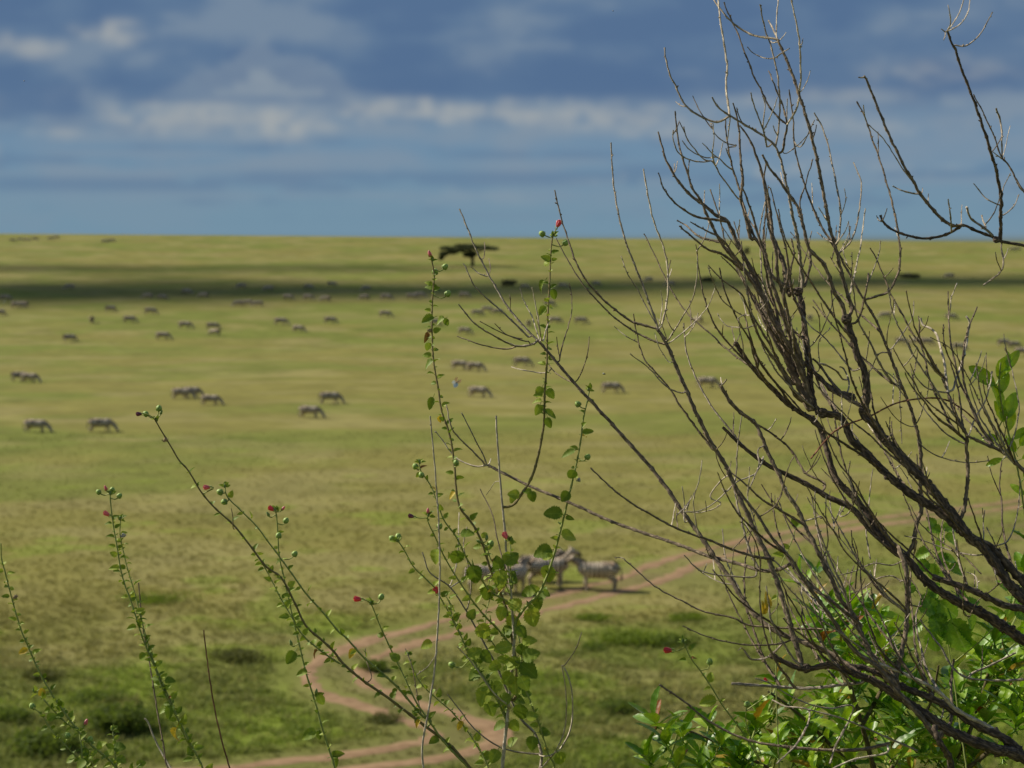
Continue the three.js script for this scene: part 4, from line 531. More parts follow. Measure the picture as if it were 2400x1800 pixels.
// ----- leaves, seed capsules, buds and flowers -----
function leafGeo(seed, wide, teeth, fold, curl, shape = 0.75, long = 1) { // base at the origin, along +y, one unit long, upper face +z
  const r = rng(seed), n = 16, pos = [], uv = [], idx = [], w = [];
  for (let i = 0; i <= n; i++) { const t = i / n; let q = Math.pow(Math.sin(Math.PI * Math.pow(t, shape)), 0.62) * wide * (1 - 0.2 * t); if (i > 0 && i < n) q *= 1 + teeth * (i % 2 ? 1 : -1) * (0.7 + 0.6 * r()); w.push(q); }
  const tw = (r() - 0.5) * 0.5;
  for (let i = 0; i <= n; i++) { const t = i / n, y = t * long, z0 = -curl * t * t, f = fold * w[i] * (0.8 + 0.4 * r()); for (const [s, h] of [[-1, 1], [-0.5, 0.42], [0, 0], [0.5, 0.42], [1, 1]]) { pos.push(s * w[i] * 0.5, y - curl * 0.15 * t * t, z0 + f * h + s * tw * t * w[i] * 0.6 + 0.02 * (r() - 0.5)); uv.push(0.5 + s * w[i] * 0.5, t); } }
  for (let i = 0; i < n; i++) for (let k = 0; k < 4; k++) { const a = i * 5 + k, b = a + 5; idx.push(a, a + 1, b, b, a + 1, b + 1); }
  const g = geom(pos, idx, { uv });
  const st = tube([V(0, -0.28, -0.02), V(0, -0.14, -0.04), V(0, 0.02, 0)], [0.022, 0.022, 0.018], 4); // leaf stalk
  return mergeGeometries([g, st]);
}
const veinTex = (base, vein, seed, blotch = 0.3) => texture(128, 128, (u, v) => { const s = Math.abs(u - 0.5), mid = Math.exp(-Math.pow(s / 0.018, 2)), side = Math.pow(Math.max(0, Math.cos((v - s * 0.9) * 44)), 14) * (s > 0.01 ? 1 : 0) * 0.6, n = fbm(u * 7, v * 7, seed, 4), f = vn(u * 60, v * 60, seed); const c = mix3(base, [base[0] * 1.25, base[1] * 1.12, base[2]], clamp((n - 0.35) * 2 * blotch * 2, 0, 1)); return mix3(c.map((q) => q * (0.92 + 0.16 * f)), vein, clamp(mid * 0.7 + side * 0.35, 0, 0.8)); });
const leafMat = (base, vein, seed, o = {}) => new THREE.MeshPhysicalMaterial({ map: veinTex(base, vein, seed, o.blotch), roughness: o.rough ?? 0.62, transmission: o.through ?? 0.5, thickness: 0, specularIntensity: o.shine ?? 0.3, side: THREE.DoubleSide });
const mallowLeaf = [leafMat([0.50, 0.59, 0.19], [0.64, 0.72, 0.32], 1), leafMat([0.58, 0.66, 0.22], [0.70, 0.77, 0.38], 2), leafMat([0.42, 0.52, 0.15], [0.56, 0.64, 0.27], 3)], yellowLeaf = leafMat([0.74, 0.66, 0.20], [0.82, 0.77, 0.38], 4), dryLeaf = leafMat([0.52, 0.38, 0.22], [0.62, 0.48, 0.30], 5, { through: 0.2 });
const mallowGeo = [0, 1, 2, 3, 4].map((k) => leafGeo(20 + k, 0.62 + 0.1 * (k % 3), 0.13, 0.18 + 0.12 * (k % 2), 0.12 + 0.1 * k)), roundGeo = [0, 1, 2].map((k) => leafGeo(40 + k, 0.92, 0.10, 0.1, 0.12 + 0.1 * k));
const curledGeo = leafGeo(61, 0.5, 0.12, 0.55, 0.7);
const stemGreen = new THREE.MeshStandardMaterial({ map: texture(64, 256, (u, v) => mix3([0.44, 0.48, 0.20], [0.60, 0.63, 0.34], fbm(u * 6, v * 20, 3, 4))), roughness: 0.75 });
const stemBrown = new THREE.MeshStandardMaterial({ map: texture(64, 256, (u, v) => mix3([0.36, 0.32, 0.17], [0.56, 0.50, 0.31], fbm(u * 6, v * 20, 5, 4))), roughness: 0.85 });
const capsuleGreen = new THREE.MeshPhysicalMaterial({ map: texture(128, 64, (u, v) => { const g = Math.pow(Math.abs(Math.cos(u * Math.PI * 5)), 12); return mix3(mix3([0.55, 0.66, 0.28], [0.66, 0.75, 0.38], fbm(u * 12, v * 8, 2, 3)), [0.30, 0.41, 0.14], g * 0.8); }), roughness: 0.6 });
const sepalMat = new THREE.MeshPhysicalMaterial({ color: new THREE.Color(0.24, 0.33, 0.08), roughness: 0.7, transmission: 0.3, thickness: 0, side: THREE.DoubleSide });
const petal = (r, g, b) => new THREE.MeshPhysicalMaterial({ color: new THREE.Color(r, g, b), roughness: 0.6, transmission: 0.4, thickness: 0, side: THREE.DoubleSide });
const redPetal = petal(0.72, 0.06, 0.085), pinkPetal = petal(0.72, 0.18, 0.20), darkPetal = petal(0.20, 0.04, 0.08), huskMat = new THREE.MeshStandardMaterial({ color: new THREE.Color(0.30, 0.22, 0.13), roughness: 0.95 }), greyHusk = new THREE.MeshStandardMaterial({ color: new THREE.Color(0.38, 0.36, 0.33), roughness: 0.95 });
const capsuleGeo = (() => { const g = new THREE.SphereGeometry(0.5, 20, 12), p = g.attributes.position; for (let i = 0; i < p.count; i++) { const x = p.getX(i), y = p.getY(i), z = p.getZ(i), a = Math.atan2(z, x), r = 1 + 0.07 * Math.abs(Math.sin(a * 2.5)) - 0.04, top = y > 0.38 ? 0.05 * (y - 0.38) / 0.12 : 0; p.setXYZ(i, x * r, y * 1.06 + 0.5 + top, z * r); } g.computeVertexNormals(); return g; })();
const sepalGeo = (open) => { const pos = [], idx = []; for (let k = 0; k < 5; k++) { const a = k / 5 * 6.283, c = Math.cos(a), s = Math.sin(a), b = pos.length / 3, w = 0.17; const q = (rr, y, side) => pos.push(c * rr - s * side, y, s * rr + c * side); q(0.08, -0.04, -0.06); q(0.08, -0.04, 0.06); q(0.36 + open * 0.2, 0.08, -w); q(0.36 + open * 0.2, 0.08, w); q(0.5 + open * 0.3, 0.38, -w * 0.6); q(0.5 + open * 0.3, 0.38, w * 0.6); q(0.42 + open * 0.5, 0.72, 0); idx.push(b, b + 1, b + 2, b + 2, b + 1, b + 3, b + 2, b + 3, b + 4, b + 4, b + 3, b + 5, b + 4, b + 5, b + 6); } return geom(pos, idx); };
const sepalClosed = sepalGeo(0), sepalOpen = sepalGeo(0.6);
// a half-closed flower: five petals rolled into a ruffled tube
const flowerGeo = (() => { const pos = [], idx = [], n = 30, m = 6; for (let j = 0; j <= m; j++) for (let i = 0; i <= n; i++) { const a = i / n * 6.283, t = j / m, r = 0.13 + 0.36 * Math.pow(t, 0.6) - 0.12 * t * t + 0.07 * t * Math.sin(a * 5) + 0.04 * t * Math.sin(a * 11 + 1); pos.push(Math.cos(a) * r, t * 0.95 + 0.1 * t * Math.sin(a * 5 + 2) + 0.05 * t * Math.sin(a * 13), Math.sin(a) * r); } for (let j = 0; j < m; j++) for (let i = 0; i < n; i++) { const a = j * (n + 1) + i, b = a + n + 1; idx.push(a, b, a + 1, a + 1, b, b + 1); } for (let k = 0; k < 5; k++) { const a0 = k / 5 * 6.28, c = pos.length / 3; for (let i = 0; i <= 5; i++) { const a = a0 + i * 0.5, r = 0.24 - i * 0.03; pos.push(Math.cos(a) * r * 0.6, 0.25, Math.sin(a) * r * 0.6, Math.cos(a) * r * 1.2, 1.12 + 0.06 * Math.sin(i * 2 + k), Math.sin(a) * r * 1.2); if (i) { const q = c + i * 2; idx.push(q - 2, q - 1, q, q, q - 1, q + 1); } } } return geom(pos, idx); })();
const budGeo = (() => { const g = new THREE.SphereGeometry(0.5, 14, 10), p = g.attributes.position; for (let i = 0; i < p.count; i++) { const y = p.getY(i), t = y + 0.5, a = Math.atan2(p.getZ(i), p.getX(i)), k = (0.72 - 0.35 * t) * (1 + 0.08 * Math.sin(a * 5 + t * 6)); p.setXYZ(i, p.getX(i) * k * 1.2, t * 1.3, p.getZ(i) * k * 1.2); } g.computeVertexNormals(); return g; })();
const UP = V(0, 1, 0), qTmp = new THREE.Quaternion();
function orient(m, dir, face) { // +y along dir, +z as near face as it goes
  const y = dir.clone().normalize(), z = face.clone().addScaledVector(y, -face.dot(y)); if (z.lengthSq() < 1e-6) z.set(0.3, 0.4, 1).addScaledVector(y, -y.z); z.normalize(); const x = y.clone().cross(z);
  m.quaternion.setFromRotationMatrix(new THREE.Matrix4().makeBasis(x, y, z));
}
const imgDir = (deg, depth = 0) => { const a = deg * Math.PI / 180; return V(Math.cos(a), Math.sin(a) * CP, -Math.sin(a) * SP).addScaledVector(V(0, -SP, -CP), depth).normalize(); };
class Mallow extends Plant {
  green(line, w0, w1, o = {}) { const m = this.stem(line, w0, w1, { mat: o.brown ? stemBrown : stemGreen, name: 'stem', parent: this.root, kink: 0.35, nodes: 6, to: (this.r() - 0.5) * 0.1, ...o }); if (o.leaves !== 0) this.dress(m, o.leaves ?? 1, o.from ?? 0.05, o.till ?? 0.96, o.size ?? 1); return m; }
  leafAt(parent, pos, dir, face, len, geo, mat) { const m = part('leaf', geo, mat, parent, pos); orient(m, dir, face); m.scale.setScalar(len); return m; }
  dress(stem, dens, from, till, size) { // leaves along a stem, larger below, small towards the tip
    const p = stem.line3, r = this.r; let a = r() * 6.28, i = Math.floor(p.length * from) + 1; const end = p.length * till - 1;
    while (i < end) {
      const t = i / p.length, ax = p[Math.min(i + 1, p.length - 1)].clone().sub(p[i - 1]).normalize(), s = V(Math.cos(a), 0.1, Math.sin(a) * 0.8); s.addScaledVector(ax, -s.dot(ax)).normalize();
      const dir = s.clone().multiplyScalar(0.9).addScaledVector(ax, 0.25 + 0.35 * r()).add(V(0, -0.15 + 0.25 * r(), 0)).normalize(), len = (13 + 12 * r()) * (1.2 - 0.4 * t) * px2m(3.2) * size;
      const q = r(), mat = q < 0.012 ? yellowLeaf : q < 0.025 ? dryLeaf : mallowLeaf[Math.floor(r() * 3)];
      this.leafAt(stem, p[i].clone().addScaledVector(dir, len * 0.2), dir, V((r() - 0.5) * 1.4, 0.6, (r() - 0.15) * 1.6), len, q < 0.025 && r() < 0.5 ? curledGeo : mallowGeo[Math.floor(r() * 5)], mat);
      if (r() < 0.5) { const d2 = s.clone().multiplyScalar(-0.6).addScaledVector(ax, 0.5).add(V(0, 0.2, 0)).normalize(), l2 = len * (0.35 + 0.3 * r()); this.leafAt(stem, p[i].clone().addScaledVector(d2, l2 * 0.2), d2, V((r() - 0.5), 0.8, (r() - 0.3)), l2, mallowGeo[Math.floor(r() * 5)], mallowLeaf[Math.floor(r() * 3)]); }
      a += 2.4 + (r() - 0.5) * 0.8; i += Math.max(1, Math.round((1.5 + 2.0 * r()) / dens));
    }
  }
  // something on a thin stalk from the nearest stem, aimed along an angle in the picture
  stalk(x, y, deg, dz = 0) { const [, s] = this.nearest(x, y); const a = this.local(s.x, s.y, s.d), d = s.d + dz, e = this.local(x, y, d), dir = imgDir(deg, dz * 2), L = a.distanceTo(e); const mid = e.clone().addScaledVector(dir, -L * 0.4).lerp(a.clone().lerp(e, 0.5), 0.4); const m = L > 0.002 ? part('stalk', tube([a, a.clone().lerp(mid, 0.6), mid, e.clone().addScaledVector(dir, -L * 0.1), e], [0.0011, 0.0009, 0.0009, 0.0009, 0.001], 5), stemGreen, s.stem) : null; return [s.stem, e, dir]; }
  capsule(x, y, deg = 80, size = 14) { const [st, e, dir] = this.stalk(x, y + Math.sin(deg * Math.PI / 180) * size * 0.5, deg, (this.r() - 0.5) * 0.03), k = size * px2m(3.2); const c = part('seed_capsule', capsuleGeo, capsuleGreen, st, e); orient(c, dir, V(this.r() - 0.5, 0.2, 1)); c.scale.setScalar(k); const s = part('calyx', sepalClosed, sepalMat, st, e); s.quaternion.copy(c.quaternion); s.scale.set(k * 1.12, k * 0.8, k * 1.12); }
  flower(x, y, deg, mat = redPetal, size = 16) { const [st, e, dir] = this.stalk(x - Math.cos(deg * Math.PI / 180) * size * 0.7, y + Math.sin(deg * Math.PI / 180) * size * 0.7, deg), k = size * px2m(3.2); const f = part('flower', flowerGeo, mat, st, e.clone().addScaledVector(dir, k * 0.35)); orient(f, dir, V(0, 0, 1)); f.scale.setScalar(k * 0.95); const s = part('calyx', sepalClosed, sepalMat, st, e); s.quaternion.copy(f.quaternion); s.scale.set(k * 0.62, k * 0.95, k * 0.62); }
  bud(x, y, deg, mat = sepalMat, size = 10) { const [st, e, dir] = this.stalk(x, y + size * 0.4, deg), k = size * px2m(3.2); const f = part('bud', budGeo, mat, st, e); orient(f, dir, V(0, 0, 1)); f.scale.setScalar(k); const s = part('calyx', sepalClosed, sepalMat, st, e); s.quaternion.copy(f.quaternion); s.scale.setScalar(k * 0.8); }
  tuft(x, y, deg, n = 4) { for (let i = 0; i < n; i++) { const a = deg + (i - n / 2) * 32 + (this.r() - 0.5) * 30, l = (9 + 7 * this.r()), [, s] = this.nearest(x, y), dir = imgDir(a, (this.r() - 0.5) * 1.2), L = l * px2m(3.2); this.leafAt(s.stem, this.local(x, y, s.d).addScaledVector(dir, L * 0.2), dir, V(this.r() - 0.5, 0.6, this.r()), L, mallowGeo[i % 5], mallowLeaf[i % 3]); } this.bud(x + (this.r() - 0.5) * 6, y - 2, deg, sepalMat, 8); }
  husk(x, y, mat = huskMat, size = 16) { const [, s] = this.nearest(x, y), k = size * px2m(3.2); const c = part('seed_husk', sepalOpen, mat, s.stem, this.local(x, y + size * 0.3, s.d - 0.004)); orient(c, imgDir(60 + this.r() * 60), V(0, 0, 1)); c.scale.set(k * 0.8, k, k * 0.8); const d = part('seed_husk', capsuleGeo, mat, s.stem, this.local(x, y + size * 0.25, s.d)); d.quaternion.copy(c.quaternion); d.scale.setScalar(k * 0.55); }
  leaf(x, y, deg, len, o = {}) { const [, s] = this.nearest(x, y), L = len * px2m(s.d), a = deg * Math.PI / 180, d = s.d + (o.dz ?? (this.r() - 0.6) * 0.05), dir = imgDir(deg, o.tip ?? (this.r() - 0.5) * 0.7); this.leafAt(s.stem, this.local(x - Math.cos(a) * len * 0.45, y + Math.sin(a) * len * 0.45, d), dir, o.face ?? V((this.r() - 0.5) * 0.9, 0.45 + 0.4 * this.r(), 0.5 + 0.5 * this.r()), L, o.geo ?? roundGeo[Math.floor(this.r() * 3)], o.mat ?? mallowLeaf[Math.floor(this.r() * 3)]); }
}
const flowering = 'flowering mallow plants on the hill edge';
{
  // the tall middle plant
  const A = new Mallow('mallow_plant', 'tall red-flowered mallow plant with a pale woody trunk and large dark leaves', 'plant', [1190, 2360], 3.22, 301, flowering);
  A.stem([1190, 2400, 1186, 2150, 1176, 1960, 1178, 1796, 1188, 1691, 1197, 1600, 1205, 1500, 1200, 1430, 1197, 1387, 1188, 1311, 1182, 1227, 1178, 1189, 1171, 1108, 1165, 1024, 1163, 974], 18, 4, { d: 3.22, to: -0.02, mat: barkPale, lump: 0.12, name: 'trunk', spur: 0.03, pow: 0.5 });
  A.green([1178, 1189, 1201, 1184, 1222, 1159, 1247, 1117, 1257, 1086, 1274, 999, 1277, 916, 1281, 862, 1283, 753, 1288, 663, 1294, 561, 1299, 547], 7, 3.2, { brown: true, from: 0.36, dens: 1, leaves: 1.0 });
  A.green([1205, 1640, 1209, 1560, 1201, 1501, 1192, 1450, 1180, 1408, 1150, 1336, 1133, 1281, 1112, 1235, 1078, 1189, 1070, 1155, 1066, 1100, 1060, 1050, 1050, 1006, 1035, 963, 1026, 905, 1017, 854, 1013, 789, 1013, 717, 1017, 637, 1010, 605], 8, 3.2, { brown: true, from: 0.16, leaves: 1.1 });
  A.green([1206, 1500, 1209, 1459, 1230, 1425, 1260, 1395, 1277, 1362, 1294, 1315, 1323, 1205, 1348, 1100, 1361, 1032, 1368, 977, 1375, 945, 1382, 909], 7, 3.4, { leaves: 0.5, from: 0.1 });
  A.green([1195, 1412, 1180, 1404, 1150, 1387, 1125, 1353, 1095, 1311, 1070, 1260, 1040, 1218, 1024, 1176, 1007, 1134, 986, 1104, 981, 1079], 5, 3, { leaves: 0.8 });
  A.green([1203, 1515, 1192, 1505, 1163, 1471, 1138, 1446, 1104, 1404, 1070, 1353, 1040, 1303, 1019, 1256, 1002, 1218, 1005, 1203], 5.4, 3, { leaves: 0.6 });
  A.green([1192, 1700, 1184, 1682, 1167, 1644, 1138, 1594, 1112, 1556, 1087, 1509, 1070, 1467, 1040, 1415, 1019, 1378, 994, 1353, 969, 1328, 948, 1290, 931, 1265], 5.4, 3, { leaves: 0.9 });
  A.green([1190, 2300, 1185, 2050, 1160, 1880, 1095, 1792, 1053, 1745, 998, 1703, 948, 1665, 905, 1632, 855, 1598, 800, 1551, 785, 1530, 755, 1501, 717, 1467, 692, 1416, 658, 1353, 624, 1328, 582, 1273, 544, 1227, 506, 1193, 473, 1155, 439, 1100, 420, 1079, 398, 1042, 380, 1013, 362, 981], 11, 3.2, { brown: true, from: 0.42, till: 0.93, leaves: 0.7, pow: 0.7 });
  A.green([800, 1556, 743, 1518, 709, 1488, 680, 1440, 650, 1387, 624, 1336, 590, 1280], 4.6, 2.6, { leaves: 1.3 });
  A.green([1010, 1690, 990, 1678, 960, 1644, 927, 1606, 884, 1568, 851, 1539, 808, 1492, 797, 1484, 759, 1438, 717, 1391, 675, 1332, 637, 1281, 599, 1231, 561, 1193, 532, 1163, 527, 1138], 6, 3, { leaves: 0.55 });
  A.green([1120, 1830, 1095, 1796, 1070, 1771, 1036, 1733, 998, 1678, 977, 1648, 960, 1615, 935, 1560, 910, 1509, 889, 1463, 876, 1429, 868, 1412], 6, 3, { leaves: 0.6, from: 0.2 });
  A.green([1178, 1880, 1298, 1800, 1285, 1767, 1264, 1699, 1243, 1644, 1222, 1585, 1222, 1522, 1214, 1490], 5, 4, { leaves: 0.5, from: 0.4 });
  A.green([1150, 1830, 1140, 1790, 1100, 1720, 1060, 1670, 1015, 1630, 985, 1600, 965, 1560, 955, 1530], 4.4, 2.6, { leaves: 1.3 });
  A.green([1192, 1700, 1170, 1640, 1130, 1580, 1100, 1530, 1074, 1480, 1061, 1454, 1053, 1412, 1040, 1390], 4.4, 2.6, { leaves: 1.0 });
  A.green([1198, 1400, 1170, 1340, 1150, 1310, 1140, 1282, 1128, 1268], 3.6, 2.2, { leaves: 0.9 });
  A.green([1200, 1380, 1195, 1320, 1197, 1290, 1194, 1262], 3.6, 2.4, { leaves: 1.2 });
  A.green([1070, 1470, 1068, 1440, 1050, 1405, 1042, 1395], 3, 2, { leaves: 1.2 });
  A.green([1200, 1560, 1150, 1500, 1138, 1470, 1140, 1430, 1158, 1380], 3.6, 2.4, { leaves: 0.9 });
  for (const [x, y, a, l] of [[1173, 1357, -80, 46], [1205, 1463, -92, 50], [1247, 1446, -70, 50], [1175, 1437, -112, 36], [1205, 1416, 150, 40], [1199, 1556, 200, 46], [1239, 1568, -30, 52], [1243, 1535, 28, 44], [1207, 1606, -90, 46], [1180, 1518, 190, 44], [1133, 1632, -112, 50], [1133, 1480, -60, 44], [1112, 1345, -80, 46], [1070, 1307, 248, 40], [1021, 1303, -100, 38], [1095, 1250, 0, 34], [1142, 1391, -100, 44], [1167, 1319, 100, 34], [1197, 1309, 36, 44], [1197, 1349, 180, 30], [1285, 1345, -96, 46], [1273, 1292, 190, 46], [1285, 1302, 206, 32], [1298, 1203, 176, 46], [1334, 1255, -6, 42], [1325, 1163, 232, 30], [1340, 1113, 240, 30], [1239, 1387, 200, 36], [1270, 1391, 62, 38], [1281, 1391, -30, 24], [1260, 1412, -80, 34], [1205, 1159, 170, 30], [1203, 1170, 230, 26], [1247, 1163, -80, 27], [1235, 1151, 160, 24], [1239, 1501, 20, 36], [1112, 1530, 40, 36], [1138, 1539, -42, 38], [1112, 1581, 216, 38], [1247, 1678, 22, 32], [1222, 1670, -80, 46], [1247, 1741, 260, 36], [1277, 1716, 0, 30], [1313, 1779, -70, 36], [1201, 1737, 42, 30], [1159, 1771, 240, 36], [1138, 1771, 180, 32], [1222, 1480, -40, 34], [1186, 1480, 210, 36], [1225, 1520, 60, 36], [1190, 1590, 230, 38], [1228, 1600, -60, 40], [1160, 1560, 200, 32], [1150, 1660, -60, 38], [1105, 1440, 60, 28], [1000, 1510, 200, 30], [925, 1540, 130, 30], [1185, 1640, 210, 34], [1215, 1640, -20, 34], [1170, 1700, 200, 32], [1205, 1700, -50, 32], [1180, 1545, 160, 30], [1215, 1555, 80, 30], [1190, 1440, 130, 30], [1165, 1610, 230, 32], [1235, 1625, 10, 28]]) A.leaf(x, y, a, l);
  for (const [x, y, a, l] of [[1029, 750, 200, 30], [1012, 672, 155, 30], [1003, 748, 200, 32], [1002, 852, 205, 34], [1010, 945, 250, 34], [1046, 755, -60, 22], [1268, 670, 235, 34], [1270, 728, 225, 30], [1298, 690, -75, 30], [1280, 606, 150, 26], [1300, 590, 20, 20], [1264, 918, 240, 28], [1290, 922, -50, 28], [1258, 940, 175, 26], [1262, 960, 250, 28], [1286, 990, -75, 28], [1290, 970, -30, 36], [1333, 1062, 205, 36], [1378, 1012, 15, 30]]) A.leaf(x, y, a, l, { geo: mallowGeo[(x + y) % 5] });
  for (const [x, y, a] of [[372, 957, 85], [347, 970, 140], [533, 1176, 190], [523, 1153, 160], [892, 1399, 75], [935, 1258, 100], [924, 1262, 140], [1027, 1233, 60], [990, 1113, 110], [1148, 1274, 70], [1065, 1558, 150], [1019, 637, 85], [1039, 625, 50], [1045, 688, 50], [1277, 548, 150], [1320, 569, 40], [1359, 947, 130], [1373, 1071, 50], [1069, 1084, 90], [977, 1093, 120]]) A.capsule(x, y, a, 13 + A.r() * 2.5);
  A.flower(328, 970, 180, darkPetal, 13); A.flower(487, 1142, 178, pinkPetal, 15); A.flower(841, 1404, 172, redPetal, 17); A.flower(966, 1210, 165, darkPetal, 13); A.flower(1023, 1386, 110, redPetal, 16); A.flower(1186, 1258, 120, pinkPetal, 17); A.flower(1308, 527, 65, redPetal, 17);
  A.bud(1009, 597, 105, pinkPetal, 13); A.bud(1128, 1268, 150, sepalMat, 11); A.bud(376, 968, 70, sepalMat, 9); A.bud(1140, 1262, 80, sepalMat, 10); A.bud(1003, 1200, 90, pinkPetal, 11);
  for (const [x, y, a] of [[1012, 612, 90], [1296, 555, 95], [1380, 915, 80], [983, 1085, 110], [932, 1268, 110], [527, 1142, 90], [868, 1416, 80], [366, 985, 110], [1194, 1268, 80], [1005, 1210, 90], [958, 1536, 100], [1045, 1398, 120]]) A.tuft(x, y, a, 5);
  A.husk(390, 1030); A.husk(1357, 1125, greyHusk, 15); A.husk(1007, 775, huskMat, 15); A.leaf(1000, 790, -100, 26, { geo: curledGeo, mat: dryLeaf }); A.leaf(1003, 812, -100, 22, { mat: mallowLeaf[0] }); A.leaf(1030, 985, 250, 26, { geo: curledGeo, mat: yellowLeaf }); for (const [x, y] of [[978, 1697], [1078, 1700], [1060, 1160], [824, 1530]]) A.leaf(x, y, 230, 26, { mat: yellowLeaf, geo: mallowGeo[x % 5] });
  // bare twigs standing among the green stems
  const D = (l, a, b, mat = barkGrey) => A.stem(l, a, b, { mat, lump: 0.1, spur: 0.07, name: 'dead_twig', parent: A.root });
  D([1190, 2330, 1100, 2050, 992, 1796, 1007, 1648, 1019, 1564, 1030, 1395, 1030, 1269, 1019, 1093, 1008, 975], 7, 3.4, barkPale);
  D([1200, 1900, 1268, 1792, 1256, 1724, 1226, 1691, 1205, 1657, 1171, 1577, 1129, 1497, 1091, 1429, 1053, 1374, 1007, 1341, 990, 1294], 9, 3); D([1053, 1374, 1070, 1319, 1076, 1201], 4, 2.4, barkPale); D([1053, 1378, 1087, 1353, 1091, 1330], 3.6, 2.4); D([1095, 1427, 1104, 1362, 1087, 1277, 1095, 1235], 4, 2.4); D([1197, 1659, 1159, 1627, 1108, 1556, 1072, 1516], 5, 2.4, barkPale); D([1260, 1767, 1180, 1754, 1116, 1712, 1078, 1665, 1049, 1627], 5, 2.6); D([1188, 1340, 1178, 1311, 1163, 1250, 1154, 1205, 1125, 1146], 4, 2.4, barkMid);
  D([1268, 1800, 1298, 1767, 1302, 1762, 1323, 1712, 1327, 1627, 1317, 1560], 5, 3, barkPale); D([1302, 1764, 1311, 1758, 1336, 1712, 1342, 1640, 1332, 1585, 1321, 1564], 5, 3, barkPale); D([1319, 1562, 1349, 1522, 1363, 1482], 3, 2.2); D([1264, 1770, 1285, 1772, 1300, 1765], 4, 3, barkPale); D([870, 1590, 858, 1545, 856, 1520], 3, 2, barkMid); D([990, 1680, 980, 1640, 965, 1560, 950, 1520], 3, 2, barkMid); D([548, 1240, 545, 1210, 542, 1192], 2.6, 2, barkMid); D([974, 1585, 1005, 1560, 1027, 1526], 2.6, 1.6);
  D([1160, 1130, 1150, 1145, 1140, 1160], 2, 1.4, barkPale);

  // the plant whose single stem stands beside the bend of the track
  const C = new Mallow('mallow_plant', 'slender single-stemmed mallow with one red flower, in front of the track bend', 'plant', [905, 2360], 3.25, 302, flowering);
  C.green([905, 2400, 850, 2060, 785, 1800, 759, 1720, 738, 1644, 717, 1577, 700, 1505, 684, 1437, 667, 1362, 654, 1298, 650, 1227, 645, 1189], 8, 3, { d: 3.25, from: 0.42, leaves: 0.5 });
  for (const [x, y, a] of [[667, 1220, 60], [652, 1255, 80], [687, 1298, 55]]) C.capsule(x, y, a, 14); C.flower(638, 1193, 150, redPetal, 15); C.bud(660, 1192, 50, pinkPetal, 10); C.bud(631, 1206, 120, sepalMat, 10); C.bud(684, 1508, 110, sepalMat, 11); C.bud(741, 1622, 85, sepalMat, 10); C.tuft(647, 1196, 85, 6);
  for (const [x, y, a, l] of [[682, 1540, 235, 36], [708, 1578, 190, 30], [724, 1720, 200, 40], [752, 1640, -60, 28], [748, 1722, -85, 24], [790, 1768, 20, 34], [785, 1785, -80, 30], [668, 1410, 150, 22]]) C.leaf(x, y, a, l, { geo: mallowGeo[(x + y) % 5] });

  // two stems crossing, with a withered head
  const E = new Mallow('mallow_plant', 'mallow with two crossing leafy stems and one withered white seed head', 'plant', [640, 2350], 3.2, 303, flowering);
  E.green([640, 2390, 560, 2040, 473, 1796, 443, 1737, 409, 1670, 384, 1619, 359, 1556, 333, 1492, 308, 1412, 287, 1353, 274, 1281, 262, 1205, 257, 1151], 7.6, 3, { d: 3.2, from: 0.42, leaves: 1.15 });
  E.green([455, 1762, 430, 1720, 405, 1655, 371, 1580, 350, 1522, 333, 1459, 312, 1378, 295, 1319, 281, 1248, 283, 1214], 5, 2.8, { leaves: 1.0 });
  for (const [x, y, a] of [[236, 1153, 140], [276, 1162, 50], [262, 1148, 80]]) E.capsule(x, y, a, 12.5); E.flower(252, 1205, 150, pinkPetal, 15); E.bud(250, 1146, 110, pinkPetal, 11); E.husk(291, 1254, greyHusk, 16); E.tuft(260, 1160, 90, 4); E.tuft(282, 1218, 75, 6);
  for (const [x, y, a, l] of [[387, 1660, 200, 34], [398, 1668, -100, 34], [398, 1594, 5, 26], [444, 1758, 230, 22], [466, 1752, 20, 26], [440, 1780, 190, 24], [332, 1540, 215, 26], [308, 1470, 190, 26], [268, 1330, 175, 26], [330, 1430, 25, 22]]) E.leaf(x, y, a, l, { geo: mallowGeo[(x + y) % 5] });
  E.leaf(408, 1722, 250, 40, { geo: curledGeo, mat: yellowLeaf });
  E.stem([560, 2040, 470, 1900, 392, 1796, 384, 1750, 371, 1682, 359, 1606, 346, 1530, 333, 1459, 325, 1366], 5, 3, { mat: barkMid, lump: 0.1, spur: 0.05, name: 'dead_twig', parent: E.root }); E.stem([520, 1960, 397, 1796, 363, 1733, 345, 1690, 338, 1684], 6, 4, { mat: barkPale, lump: 0.15, spur: 0.03, name: 'dead_twig', parent: E.root });

  // the leftmost plant
  const Fp = new Mallow('mallow_plant', 'leafy mallow with many close small leaves beside the dark green bushes', 'plant', [470, 2340], 3.18, 304, flowering);
  Fp.green([470, 2380, 400, 2050, 310, 1850, 274, 1800, 253, 1779, 203, 1737, 169, 1695, 127, 1636, 97, 1585, 72, 1530, 51, 1480, 30, 1412, 13, 1345, 4, 1311, 2, 1273], 8, 3, { d: 3.18, from: 0.42, leaves: 1.3 });
